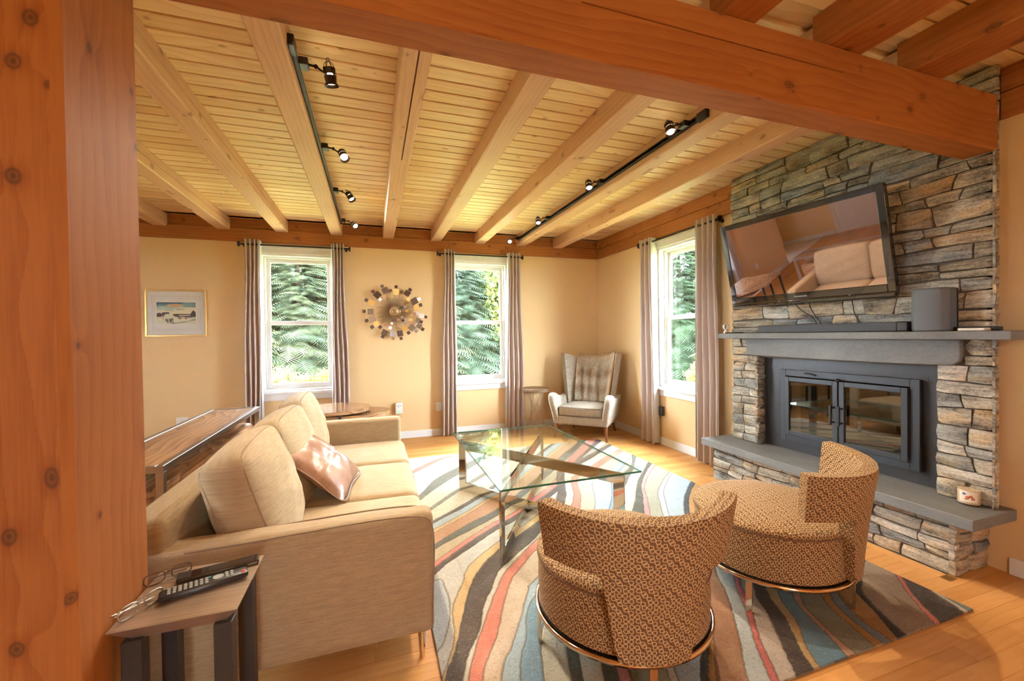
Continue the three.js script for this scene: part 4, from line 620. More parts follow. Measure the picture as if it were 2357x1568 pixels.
// ---------------------------------------------------------------- nest of two half oval tables at the sofa end
function ovalTable(name, label, y, x0, x1, z0, z1, topM) {
  const t = thing(name, label, 'side table', [0, 0, 0]); const zc = (z0 + z1) / 2, r = (z1 - z0) / 2, pts = [[x0, -z0], [x0, -z1], [x1 - r - 0.09, -z1]];
  for (let k = 0; k <= 20; k++) { const a = -Math.PI / 2 + k / 20 * Math.PI; pts.push([x1 - r * 1.25 + r * 1.25 * Math.cos(a), -zc + r * Math.sin(a)]); }
  const top = extr(pts, 0.038, 0.003).rotateX(-Math.PI / 2).translate(0, y - 0.019, 0); part('top', uvBy(top, 'x', 1.2, 0.4, 0.2, 0.4), topM, t);
  const legs = [[x0 + 0.03, z0 + 0.016], [x0 + 0.03, z1 - 0.016], [x1 - 0.30, z1 - 0.016], [x1 - 0.30, z0 + 0.016]];
  for (const [x, z] of legs) part('leg', rbx(x - 0.014, x + 0.014, 0, y - 0.038, z - 0.014, z + 0.014, 0.003), M.black, t);
  const b = y - 0.055; part('bracket', [extr([[0, 0], [0.09, 0.03], [0.09, 0.036], [0, 0.036]], 0.02).translate(x1 - r - 0.16, y - 0.042, z1 - 0.012)], M.black, t);
}
const glossTop = wood(slabT, 0.2, [1, 1, 1], 0.0002, { clearcoat: 1, clearcoatRoughness: 0.06 });
ovalTable('oval_side_table', 'half oval side table with bronze edge, the taller of the nest by the sofa arm', 0.582, -4.20, -3.335, 0.40, 1.07, glossTop);
ovalTable('oval_side_table', 'half oval side table tucked under the taller one beside the sofa arm', 0.525, -3.98, -3.118, 0.46, 1.015, glossTop);
// ---------------------------------------------------------------- tub chairs
{
  const c = thing('tub_chair', 'tub chair in brown loop print facing the coffee table, beside the sofa end', 'chair', [-2.285, RY, 4.085], 0, 'loop print tub chairs');
  const R = 0.357, loopUV = (g, k = 0.30) => { const n = ng(g), p = n.attributes.position, uv = new Float32Array(p.count * 2), nn = n.attributes.normal; for (let i = 0; i < p.count; i += 3) { let ny = 0; const fa = V(p.getX(i + 1) - p.getX(i), p.getY(i + 1) - p.getY(i), p.getZ(i + 1) - p.getZ(i)), fn = fa.clone().cross(V(p.getX(i + 2) - p.getX(i), p.getY(i + 2) - p.getY(i), p.getZ(i + 2) - p.getZ(i))).normalize(), rl = Math.hypot(p.getX(i), p.getZ(i)) || 1, tg = Math.abs((fn.x * p.getZ(i) - fn.z * p.getX(i)) / rl); ny = Math.abs(fn.y); let a0 = 0; for (let j = 0; j < 3; j++) { const x = p.getX(i + j), y = p.getY(i + j), z = p.getZ(i + j); let a = Math.atan2(x, z); if (j === 0) a0 = a; if (a - a0 > 3) a -= 2 * Math.PI; if (a - a0 < -3) a += 2 * Math.PI; if (tg > 0.75) { uv[(i + j) * 2] = Math.hypot(x, z) / k; uv[(i + j) * 2 + 1] = y / k; } else if (ny > 0.8) { uv[(i + j) * 2] = x / k; uv[(i + j) * 2 + 1] = z / k; } else { uv[(i + j) * 2] = a * 0.38 / k; uv[(i + j) * 2 + 1] = y / k; } } } n.setAttribute('uv', new THREE.BufferAttribute(uv, 2)); return n; };
  part('drum', loopUV(lathe([[0.001, 0.172], [R - 0.012, 0.172], [R, 0.18], [R + 0.004, 0.28], [R + 0.001, 0.385]], 72)), M.loop, c);
  const seat = part('seat_cushion', loopUV(lathe([[R - 0.02, 0.383], [R + 0.004, 0.388], [R + 0.007, 0.402], [R - 0.008, 0.418], [0.27, 0.438], [0.14, 0.448], [0.001, 0.45]], 72)), M.loop, c);
  part('welt', new THREE.TorusGeometry(R + 0.004, 0.005, 8, 72).rotateX(Math.PI / 2).translate(0, 0.386, 0), mat({ color: lin(0.16, 0.085, 0.045), roughness: 0.9 }), c);
  // back: curved band that drops to the base in the middle; the chair's back is at +z
  const A = 59 * Math.PI / 180, yb = (s) => lerp(0.185, 0.505, smooth(0.31, 0.47, Math.abs(s))), f = (s, t) => { const y0 = yb(s), y1 = 0.700 + 0.012 * s * s, y = lerp(y0, y1, t), r = 0.362 + 0.060 * Math.pow(clamp((y - 0.17) / 0.53), 1.4), a = s * A; return V(r * Math.sin(a), y, r * Math.cos(a)); };
  part('back', loopUV(shell(f, 64, 22, (s, t) => 0.068 * (t > 0.97 ? 0.82 : 1))), M.loop, c);
  part('base_ring', [lathe([[0.360, 0.156], [0.375, 0.156], [0.375, 0.172], [0.360, 0.172], [0.360, 0.156]], 72)], M.copper, c);
  part('base_plate', cyl(0.361, 0.361, 0.006, 0, 0.169, 0, 48), M.black, c);
  for (let k = 0; k < 4; k++) { const a = k * Math.PI / 2; part('leg', rbx(-0.014, 0.014, 0, 0.16, 0.355, 0.367, 0.002).rotateY(a), M.copper, c); }
  // local +z is the back; world direction of the back: angle from +x towards +z
  const turnFor = (deg) => Math.PI / 2 - deg * Math.PI / 180;
  c.rotation.y = turnFor(105);
  dup(c, [-1.305, RY, 3.985], turnFor(62), 'tub chair in brown loop print turned towards the sofa, next to the hearth');
}

// ---------------------------------------------------------------- wing chair with fur throw
const wingPos = [-0.60, 0, 0.71], wingTurn = -0.778;
const wingBack = (s, t) => { const a = Math.abs(s), y = lerp(0.30, 0.985 + 0.085 * Math.pow(a, 2.2) - 0.012 * Math.cos(3 * s), t), w = lerp(0.30, 0.40, Math.pow(t, 1.1)), z = -0.25 - 0.16 * t + lerp(0.16, 0.20, t) * Math.pow(a, 2.6); return V(s * w, y, z); };
{
  const c = thing('wing_chair', 'pale linen wing chair with tapered walnut legs in the corner', 'chair', wingPos, wingTurn);
  const uvL = (g) => uvBy(g, 'x', 0.4, 0.4);
  part('wing_back', uvL(shell(wingBack, 30, 18, 0.075)), M.linen, c);
  const fr = rbx(-0.36, 0.36, 0.185, 0.30, -0.30, 0.335, 0.03, 4); part('seat_frame', uvL(smoothN(ng(fr), 0.8)), M.linen, c);
  const sc = part('seat_cushion', uvL(cushion(0.565, 0.115, 0.60, 0.02, 0.025, 5, 0.001).translate(0, 0.355, 0.03)), M.linen, c);
  part('piping', [tube([V(-0.27, 0.407, 0.325), V(0, 0.409, 0.334), V(0.27, 0.407, 0.325)], 0.0035, 20, 6), tube([V(-0.27, 0.305, 0.325), V(0, 0.303, 0.334), V(0.27, 0.305, 0.325)], 0.0035, 20, 6)], mat({ color: lin(0.16, 0.14, 0.12), roughness: 0.9 }), sc);
  for (const s of [-1, 1]) {
    const pr = new THREE.Shape(); pr.moveTo(0.325, 0.19); pr.bezierCurveTo(0.35, 0.35, 0.375, 0.42, 0.37, 0.51); pr.bezierCurveTo(0.365, 0.585, 0.29, 0.60, 0.22, 0.57); pr.bezierCurveTo(0.08, 0.51, -0.05, 0.49, -0.25, 0.53); pr.lineTo(-0.30, 0.19); pr.closePath();
    const g = new THREE.ExtrudeGeometry(pr, { depth: 0.03, bevelEnabled: true, bevelSize: 0.03, bevelThickness: 0.03, bevelOffset: -0.03, bevelSegments: 5, curveSegments: 14 }).translate(0, 0, -0.015).rotateY(-Math.PI / 2); const n = ng(g), p = n.attributes.position; for (let i = 0; i < p.count; i++) { const y = p.getY(i); p.setX(i, p.getX(i) + s * (0.318 + 0.055 * smooth(0.2, 0.58, y))); } n.computeVertexNormals();
    part('arm', uvL(smoothN(n, 0.9)), M.linen, c);
  }
  for (const [x, z, dx, dz] of [[-0.32, 0.29, -0.02, 0.03], [0.32, 0.29, 0.02, 0.03], [-0.27, -0.26, -0.03, -0.10], [0.27, -0.26, 0.03, -0.10]]) part('leg', smoothN(ng(rod(V(x + dx, 0, z + dz), V(x, 0.20, z), 0.012, 12, 0.027)), 0.8), M.walnut, c);
  // throw: over the top of the back and down its front
  const o = thing('fur_throw', 'brown and cream speckled fur throw hung over the wing chair back', 'throw', wingPos, wingTurn);
  const S0 = -0.50, S1 = 0.83;
  const throwF = (s, t) => { const k = (s + 1) / 2, ss = lerp(S0 - 0.14 * t, S1, k); if (t < 0.12) { const q = t / 0.12, b = wingBack(ss, 0.99), a = Math.PI * (1 - q) * 0.85; return b.add(V(0, 0.062 * Math.sin(a) + 0.0, -0.062 * Math.cos(Math.PI - a) * -1 * -1)); } const q = (t - 0.12) / 0.88, tb = lerp(0.99, 0.20, q), b = wingBack(ss, tb), fold = 0.016 * Math.sin(7 * ss + 1.5 * q) + 0.012 * Math.sin(17 * ss - 2 * q); return b.add(V(0, 0.0, 0.068 + fold * smooth(0, 0.2, q) + 0.05 * q)); };
  const furT = dataTex(512, 512, (u, v, out) => { const band = 0.5 + 0.5 * Math.sin(v * 17 + 2.2 * fbm(u, v, 3, 3, 3, 501)), n = fbm(u, v, 6, 8, 4, 502), sp = fbm(u, v, 70, 40, 2, 503), k = clamp(0.8 * band * (0.5 + n) - 0.08), dk = sp > 0.69 ? 0.5 : 1; out[0] = lerp(0.90, 0.60, k) * dk; out[1] = lerp(0.82, 0.42, k) * dk; out[2] = lerp(0.68, 0.24, k) * dk; });
  const fm = phys({ map: furT, roughness: 0.95, sheen: 0.5, sheenColor: lin(0.9, 0.8, 0.65), sheenRoughness: 0.5 });
  const bg = shell(throwF, 48, 40, 0.022); part('hide', bg, fm, o);
  const R = rng(17), cols = [[0.92, 0.84, 0.70], [0.62, 0.43, 0.25]], tip = new THREE.ConeGeometry(0.0016, 0.026, 3, 1, true).translate(0, 0.013, 0), im = new THREE.InstancedMesh(tip, mat({ color: lin(1, 1, 1), roughness: 0.9 }), 16000), m4 = new THREE.Matrix4(), q4 = new THREE.Quaternion(), col = new THREE.Color();
  for (let i = 0; i < 16000; i++) {
    const s = R() * 2 - 1, t = R(), p = throwF(s, t), e = 1e-2, du = throwF(Math.min(1, s + e), t).sub(throwF(Math.max(-1, s - e), t)), dv = throwF(s, Math.min(1, t + e)).sub(throwF(s, Math.max(0, t - e))), n = dv.cross(du).normalize(); if (n.z < -0.2 && t > 0.12) n.negate(); if (t <= 0.12 && n.y < 0) n.negate();
    const d = n.clone().multiplyScalar(0.75).add(V((R() - 0.5) * 0.7, -0.75 + R() * 0.2, (R() - 0.5) * 0.3)).normalize(); q4.setFromUnitVectors(V(0, 1, 0), d); const l = 0.7 + R() * 0.7; m4.compose(p.addScaledVector(n, 0.010), q4, V(1, l, 1)); im.setMatrixAt(i, m4);
    const u = (s + 1) / 2, band = 0.5 + 0.5 * Math.sin(t * 17 + 2.2 * fbm(u, t, 3, 3, 3, 501)), nn = fbm(u, t, 6, 8, 4, 502), k = clamp(0.8 * band * (0.5 + nn) - 0.08), dk = R() < 0.04 ? 0.3 : 1; im.setColorAt(i, col.setRGB(lerp(cols[0][0], cols[1][0], k) * dk, lerp(cols[0][1], cols[1][1], k) * dk, lerp(cols[0][2], cols[1][2], k) * dk));
  }
  im.name = 'fur_pile'; im.userData.kind = 'stuff'; o.add(im);
  part('suede_edge', tube(Array.from({ length: 14 }, (_, k) => throwF(1, lerp(0.08, 1, k / 13))), 0.011, 50, 8), mat({ color: lin(0.52, 0.30, 0.15), roughness: 0.9 }), o);
}
// ---------------------------------------------------------------- wire drum table
{
  const t = thing('wire_side_table', 'small round wood topped table on crossing brass wires', 'side table', [-1.145, 0, 0.235]);
  part('top', uvBy(smoothN(ng(lathe([[0.001, 0.555], [0.188, 0.555], [0.198, 0.561], [0.198, 0.574], [0.191, 0.578], [0.198, 0.582], [0.198, 0.595], [0.192, 0.60], [0.001, 0.60]], 48)), 0.5), 'x', 1.2, 0.4), wood(slabT, 0.4, [0.48, 0.52, 0.56]), t);
  for (let k = 0; k < 10; k++) { const a = k / 10 * Math.PI * 2 + (k % 2) * 0.25, b = a + 2.25, r0 = 0.165, r1 = 0.125; part('wire', rod(V(r0 * Math.cos(b), 0.002, r0 * Math.sin(b)), V(r1 * Math.cos(a), 0.556, r1 * Math.sin(a)), 0.0028, 8), M.bronze, t); }
  part('top_ring', new THREE.TorusGeometry(0.125, 0.003, 8, 40).rotateX(Math.PI / 2).translate(0, 0.552, 0), M.bronze, t);
}
// ---------------------------------------------------------------- end table by the post and the things on it
const TY = 0.607;
{
  const t = thing('end_table', 'small bronze topped end table with dark legs beside the post', 'side table');
  const x0 = -3.955, x1 = -3.666, z0 = 4.045, z1 = 4.342, y = TY, b = 0.040, h = 0.048;
  const q = (p) => p, A = [[x0, y, z0], [x1, y, z0], [x1, y, z1], [x0, y, z1]].map((p) => V(...p)), B = [[x0 + b, y - h, z0 + b], [x1 - b, y - h, z0 + b], [x1 - b, y - h, z1 - b], [x0 + b, y - h, z1 - b]].map((p) => V(...p)), pos = [], tri = (...v) => v.forEach((p) => pos.push(p.x, p.y, p.z));
  tri(A[0], A[3], A[2]); tri(A[0], A[2], A[1]); tri(B[0], B[1], B[2]); tri(B[0], B[2], B[3]); for (let k = 0; k < 4; k++) { const n = (k + 1) % 4; tri(A[k], A[n], B[n]); tri(A[k], B[n], B[k]); }
  const g = new THREE.BufferGeometry(); g.setAttribute('position', new THREE.Float32BufferAttribute(pos, 3)); g.setAttribute('uv', new THREE.Float32BufferAttribute(new Float32Array(pos.length / 3 * 2), 2)); g.computeVertexNormals();
  const brT = dataTex(256, 256, (u, v, o) => { const n = fbm(u, v, 2, 90, 3, 610), m = fbm(u, v, 4, 4, 3, 611), k = 0.8 + 0.5 * (n - 0.5) + 0.4 * (m - 0.5); o[0] = 0.52 * k; o[1] = 0.40 * k; o[2] = 0.31 * k; });
  part('top', uvBy(g, 'x', 0.4, 0.4), phys({ map: brT, roughness: 0.30, metalness: 0.55 }), t);
  const dk = mat({ color: lin(0.03, 0.028, 0.03), roughness: 0.4 });
  for (const [sx, sz] of [[0, 0], [1, 0], [1, 1], [0, 1]]) { const X = sx ? x1 - b - 0.002 : x0 + b + 0.002, Z = sz ? z1 - b - 0.002 : z0 + b + 0.002, pts = []; for (let k = 0; k <= 10; k++) { const u = k / 10; pts.push([0.024 - 0.006 * Math.sin(u * 3.1), u * (y - h)]); } const s = 0.022; part('leg', rbx(X - s, X + s, 0, y - h + 0.004, Z - s, Z + s, 0.003), dk, t); }
  // remote with buttons
  const r = thing('remote_control', 'long black television remote with grey buttons on the end table', 'remote', [-3.787, TY, 4.196], 0.33);
  part('body', [smoothN(ng(rbx(-0.108, 0.108, 0.004, 0.021, -0.024, 0.024, 0.008, 4)), 0.8), rbx(-0.085, 0.08, 0, 0.006, -0.018, 0.018, 0.003)], mat({ color: lin(0.025, 0.022, 0.022), roughness: 0.35 }), r);
  const bt = mat({ color: lin(0.34, 0.38, 0.40), roughness: 0.5 }), bs = [], R = rng(4); for (let i = 0; i < 13; i++) for (let j = 0; j < 3; j++) { const x = -0.088 + i * 0.0125; if (i > 7 && i < 11) continue; bs.push(rbx(x, x + 0.008, 0.0205, 0.0228, -0.017 + j * 0.0125, -0.008 + j * 0.0125, 0.001)); } bs.push(cyl(0.014, 0.014, 0.0025, 0.032, 0.0215, 0, 20));
  part('buttons', bs, bt, r); part('colour_keys', [rbx(0.008, 0.013, 0.0205, 0.023, -0.017, -0.01, 0.001)], mat({ color: lin(0.05, 0.35, 0.40), roughness: 0.5 }), r); part('power_key', [rbx(0.090, 0.100, 0.0205, 0.023, 0.004, 0.016, 0.001)], mat({ color: lin(0.55, 0.05, 0.04), roughness: 0.5 }), r);
  const p = thing('slim_remote', 'slim glossy black remote behind the longer one on the end table', 'remote', [-3.778, TY, 4.103], 0.24); part('body', rbx(-0.108, 0.108, 0.0, 0.014, -0.026, 0.026, 0.005, 3), M.blackGloss, p); part('battery_cover', rbx(-0.108, -0.072, 0.0138, 0.0146, -0.022, 0.022, 0.001), M.black, p);
  const glasses = (name, lab, x, z, turn, fm) => { const o = thing(name, lab, 'glasses', [x, TY, z], turn); const lens = (cx) => { const q = []; for (let k = 0; k < 16; k++) { const a = k / 16 * Math.PI * 2; q.push(V(cx + 0.025 * Math.sign(Math.cos(a)) * Math.pow(Math.abs(Math.cos(a)), 0.7), 0.019 + 0.017 * Math.sign(Math.sin(a)) * Math.pow(Math.abs(Math.sin(a)), 0.7), 0.012)); } return q; };
    part('frame', [tube(lens(-0.033), 0.0019, 40, 6, true), tube(lens(0.033), 0.0019, 40, 6, true), tube([V(-0.008, 0.023, 0.012), V(0, 0.028, 0.013), V(0.008, 0.023, 0.012)], 0.0017, 10, 6)], fm, o);
    for (const s of [-1, 1]) { part('lens', extr(lens(s * 0.033).map((v) => [v.x, v.y]), 0.0016).translate(0, 0, 0.012), M.pane, o); part('temple', tube([V(s * 0.058, 0.026, 0.012), V(s * 0.06, 0.02, -0.01), V(s * 0.02, 0.012, -0.016 - 0.004 * s), V(-s * 0.05, 0.005, -0.014 - 0.004 * s)], 0.0018, 20, 6), fm, o); } };
  glasses('reading_glasses', 'brown framed folded glasses beside the remotes', -3.918, 4.098, 0.55, mat({ color: lin(0.10, 0.05, 0.025), roughness: 0.3 }));
  glasses('reading_glasses', 'thin silver framed folded glasses at the end table corner by the post', -3.925, 4.255, 1.05, M.steel);
}
// ---------------------------------------------------------------- things on the walls
{
  const a = thing('sunburst_wall_art', 'round metal sunburst of rods and small square plates on the wall', 'wall art', [-3.020, 1.675, 0.0]);
  const S = 0.00056, cx = 858, cy = 755, Z = 0.05, R = rng(66);
  const mt = { d: mat({ color: lin(0.115, 0.075, 0.055), roughness: 0.4, metalness: 0.8 }), g: mat({ color: lin(0.78, 0.52, 0.18), roughness: 0.35, metalness: 0.9 }), s: mat({ color: lin(0.42, 0.46, 0.50), roughness: 0.25, metalness: 0.95 }), p: mat({ color: lin(0.50, 0.30, 0.20), roughness: 0.4, metalness: 0.8 }), n: mat({ color: lin(0.26, 0.19, 0.13), roughness: 0.35, metalness: 0.85 }) };
  const rods = []; for (let k = 0; k < 84; k++) { const t = k / 84 * Math.PI * 2, l = 0.17 + 0.07 * hash(k, 1, 5); rods.push(rod(V(0.06 * Math.cos(t), 0.06 * Math.sin(t), 0.03), V(l * Math.cos(t), l * Math.sin(t), Z - 0.006 - 0.012 * (k % 2)), 0.0026, 5)); }
  part('rods', rods, M.antique, a);
  part('boss', smoothN(ng(lathe([[0.001, 0.075], [0.012, 0.074], [0.026, 0.07], [0.034, 0.064], [0.044, 0.066], [0.054, 0.064], [0.058, 0.066], [0.066, 0.07], [0.072, 0.066], [0.074, 0.055], [0.07, 0.03], [0.001, 0.002]], 40).rotateX(Math.PI / 2)), 0.7), M.antique, a);
  const ros = []; for (let k = 0; k < 8; k++) { const t = k / 8 * 6.283; ros.push(new THREE.SphereGeometry(0.007, 8, 6).translate(0.02 * Math.cos(t), 0.02 * Math.sin(t), 0.074)); } for (let k = 0; k < 26; k++) { const t = k / 26 * 6.283; ros.push(new THREE.SphereGeometry(0.005, 6, 5).translate(0.07 * Math.cos(t), 0.07 * Math.sin(t), 0.068)); } ros.push(new THREE.SphereGeometry(0.012, 10, 8).translate(0, 0, 0.074)); part('rosette', ros, mt.g, a);
  const sq = [[582, 172, 70, 30, 'd'], [890, 178, 70, 5, 'd'], [1203, 243, 75, 35, 'd'], [382, 298, 75, 40, 'd'], [233, 495, 75, 30, 'd'], [183, 750, 70, 0, 'd'], [233, 962, 75, 15, 'd'], [345, 1110, 75, 35, 'd'], [575, 1328, 75, 20, 'd'], [805, 1380, 72, 0, 'p'], [982, 1378, 70, 8, 'd'], [1155, 1250, 75, 38, 'd'], [1480, 1168, 80, 40, 'd'], [1560, 880, 65, 8, 'd'], [1440, 597, 80, 35, 'd'], [1410, 455, 70, 35, 's'],
    [645, 270, 135, 25, 'd'], [885, 300, 125, 5, 'g'], [1140, 325, 130, 35, 'd'], [472, 372, 140, 40, 'd'], [340, 550, 122, 20, 'g'], [318, 758, 132, 2, 'n'], [355, 920, 138, 15, 'n'], [440, 1040, 120, 30, 'g'], [620, 1240, 132, 15, 'd'], [800, 1270, 132, 2, 's'], [960, 1265, 132, 8, 'd'], [1080, 1145, 122, 35, 'g'], [1235, 1130, 140, 40, 's'], [1400, 1090, 118, 35, 's'], [1460, 850, 112, 5, 's'], [1350, 660, 130, 15, 'g'], [1295, 510, 150, 35, 'd'], [1370, 960, 110, 20, 's'], [1300, 810, 80, 10, 'p'],
    [765, 270, 65, 10, 'd'], [1008, 300, 70, 10, 'd'], [630, 415, 80, 20, 'p'], [1160, 470, 80, 20, 'g'], [530, 480, 70, 0, 's'], [1010, 580, 70, 20, 'p'], [1090, 640, 70, 20, 's'], [1000, 660, 60, 30, 'd'], [1045, 740, 60, 5, 's'], [1120, 735, 70, 10, 'g'], [1010, 890, 70, 25, 's'], [925, 940, 65, 20, 'p'], [1030, 960, 60, 30, 'd'], [1105, 940, 70, 25, 's'], [1090, 1015, 75, 30, 's'], [1205, 950, 70, 10, 'g'], [1450, 995, 75, 20, 'd'], [1330, 1210, 75, 35, 's'], [1290, 1030, 60, 20, 'p'], [740, 1130, 70, 5, 's'], [780, 1030, 60, 0, 's'], [630, 1070, 70, 15, 'p'], [520, 1110, 75, 35, 'd'], [920, 1080, 60, 5, 'p'], [830, 950, 80, 0, 'd'], [1220, 650, 70, 15, 'n'], [1370, 800, 70, 10, 's']];
  sq.forEach(([x, y, s, an, k], i) => { const l = s * S, ang = Math.atan2(cy - y, x - cx) + 0 * an, inner = Math.hypot(x - cx, y - cy) < 420 && s < 100, m = part('plate', rbx(-l / 2, l / 2, -l / 2, l / 2, -0.001, 0.001, 0.0008, 1).rotateX((R() - 0.5) * 0.25).rotateY((R() - 0.5) * 0.25).rotateZ(ang).translate((x - cx) * S, (cy - y) * S, Z + (inner ? 0.018 : 0) + (i % 3) * 0.005), mt[k], a); });
  const p = thing('framed_picture', 'gold framed snowy landscape print with a white mat', 'picture', [-5.395, 1.650, 0.0]);
  part('frame', frameG(-0.29, 0.29, -0.265, 0.265, 0.018, 0.002, 0.028), mat({ color: lin(0.70, 0.46, 0.16), roughness: 0.3, metalness: 0.85 }), p);
  part('mat_board', bx(-0.275, 0.275, -0.25, 0.25, 0.004, 0.014), mat({ color: lin(0.80, 0.79, 0.75), roughness: 0.9 }), p);
  part('mat_bevel', [...frameG(-0.225, 0.225, -0.19, 0.19, 0.002, 0.0135, 0.015), ...frameG(-0.205, 0.205, -0.172, 0.165, 0.0015, 0.0135, 0.015)], mat({ color: lin(0.42, 0.46, 0.46), roughness: 0.9 }), p);
  const at = canvasTex(512, 336, (g, w, h) => {
    const R = rng(12), gr = g.createLinearGradient(0, 0, 0, 90); gr.addColorStop(0, 'rgb(58,110,140)'); gr.addColorStop(1, 'rgb(176,205,190)'); g.fillStyle = gr; g.fillRect(0, 0, w, h);
    const blob = (x, y, rx, ry, c) => { g.fillStyle = c; g.beginPath(); g.ellipse(x, y, rx, ry, 0, 0, 7); g.fill(); };
    blob(250, 48, 120, 26, 'rgba(226,196,150,0.9)'); blob(230, 50, 70, 14, 'rgba(222,160,130,0.8)'); blob(430, 30, 110, 30, 'rgba(150,196,188,0.8)');
    g.fillStyle = 'rgb(222,222,196)'; g.fillRect(0, 76, w, h); for (let k = 0; k < 16; k++) blob(R() * w, 80 + R() * 50, 40 + R() * 70, 8 + R() * 10, ['rgba(170,205,190,0.6)', 'rgba(236,228,200,0.7)', 'rgba(150,180,170,0.5)'][k % 3]);
    const poly = (c, ...p) => { g.fillStyle = c; g.beginPath(); p.forEach(([x, y], i) => (i ? g.lineTo(x, y) : g.moveTo(x, y))); g.closePath(); g.fill(); };
    poly('rgb(236,226,196)', [180, 178], [300, 120], [478, 122], [440, 182]); poly('rgb(78,84,80)', [440, 182], [478, 122], [512, 158], [512, 226], [440, 236]); poly('rgb(92,84,74)', [214, 180], [440, 182], [440, 236], [300, 240], [214, 214]); poly('rgb(226,220,196)', [290, 200], [430, 196], [440, 210], [280, 214]);
    poly('rgb(84,96,106)', [70, 156], [160, 152], [160, 182], [70, 184]); poly('rgb(232,228,206)', [58, 156], [92, 138], [172, 136], [162, 154]); poly('rgb(96,82,88)', [0, 176], [40, 160], [66, 188], [66, 226], [0, 230]); poly('rgb(230,226,206)', [0, 176], [0, 162], [34, 148], [46, 160]); g.fillStyle = 'rgb(84,74,70)'; g.fillRect(78, 196, 9, 84); blob(82, 190, 26, 22, 'rgba(104,80,86,0.9)');
    for (let k = 0; k < 14; k++) blob(120 + R() * 100, 260 + R() * 50, 8 + R() * 14, 10 + R() * 16, 'rgba(82,88,78,0.85)'); blob(300, 250, 26, 12, 'rgb(176,80,66)'); blob(380, 252, 18, 10, 'rgb(150,84,76)'); g.strokeStyle = 'rgba(110,120,108,0.9)'; g.lineWidth = 12; g.beginPath(); g.moveTo(180, 332); g.quadraticCurveTo(360, 318, 505, 270); g.stroke(); for (let k = 0; k < 40; k++) blob(R() * w, 230 + R() * 100, 20 + R() * 40, 4 + R() * 8, 'rgba(236,230,204,0.35)');
  });
  part('print', new THREE.PlaneGeometry(0.365, 0.24).translate(0.0, 0.0, 0.0146), mat({ map: at, roughness: 0.6 }), p);
  part('glazing', bx(-0.273, 0.273, -0.248, 0.248, 0.018, 0.019), M.pane, p);
  const plate = (name, lab, pos, turn, w, h, green) => { const o = thing(name, lab, 'outlet', pos, turn); part('plate', rbx(-w / 2, w / 2, -h / 2, h / 2, 0, 0.007, 0.004), M.white, o); const sl = []; for (const y of [0.02, -0.02]) for (const x of [-0.006, 0.006]) sl.push(bx(x - 0.001, x + 0.001, y - 0.005, y + 0.005, 0.0068, 0.0074)); part('slots', sl, M.black, o); return o; };
  plate('wall_outlet', 'white wall outlet beside the wing chair', [0, 0.407, 0.56], -Math.PI / 2, 0.072, 0.115);
  plate('wall_outlet', 'white wall outlet behind the console table', [-5.37, 0.41, 0], 0, 0.115, 0.115);
  plate('wall_outlet', 'white wall plate half hidden by the curtain beside the sunburst', [-2.465, 0.39, 0], 0, 0.072, 0.115);
  plate('wall_outlet', 'white wall outlet behind the curtain by the corner armchair', [0, 0.41, 1.14], -Math.PI / 2, 0.072, 0.115);
  const al = thing('plug_in_alarm', 'white plug in alarm with a green light above the sofa arm', 'alarm', [-2.993, 0.407, 0]);
  part('body', rbx(-0.047, 0.047, -0.076, 0.076, 0, 0.034, 0.008, 3), M.white, al); part('vents', [[-0.022, 0.035], [0, 0.045], [0, 0.02], [0.022, 0.035]].map(([x, y]) => rbx(x - 0.006, x + 0.006, y - 0.008, y + 0.008, 0.033, 0.0348, 0.002)), mat({ color: lin(0.35, 0.35, 0.33), roughness: 0.6 }), al);
  part('indicator_light', rbx(-0.022, 0.022, -0.048, -0.032, 0.033, 0.0352, 0.004), mat({ color: lin(0.3, 0.8, 0.25), roughness: 0.4, emissive: lin(0.25, 0.8, 0.2), emissiveIntensity: 0.6 }), al);
  const ad = thing('power_adapter', 'black power adapter plugged in under the fireplace side window', 'adapter', [0, 0.41, 1.49], -Math.PI / 2); part('body', rbx(-0.045, 0.045, -0.055, 0.055, 0.001, 0.045, 0.006), mat({ color: lin(0.045, 0.042, 0.04), roughness: 0.5 }), ad); part('cord', tube([V(-0.01, -0.055, 0.02), V(-0.02, -0.10, 0.03), V(-0.06, -0.12, 0.03), V(-0.16, -0.06, 0.02), V(-0.3, -0.02, 0.015)], 0.003, 24, 6), M.black, ad);
  solo('camera_cord', tube([V(-0.19, 1.338, 2.615), V(-0.03, 1.28, 2.588), V(-0.012, 1.0, 2.575), V(-0.012, 0.7, 2.560), V(-0.012, 0.5, 2.535), V(-0.012, 0.42, 2.52)], 0.0025, 40, 6), M.white, 'thin white cord running down the wall from the round camera', 'cord');
}

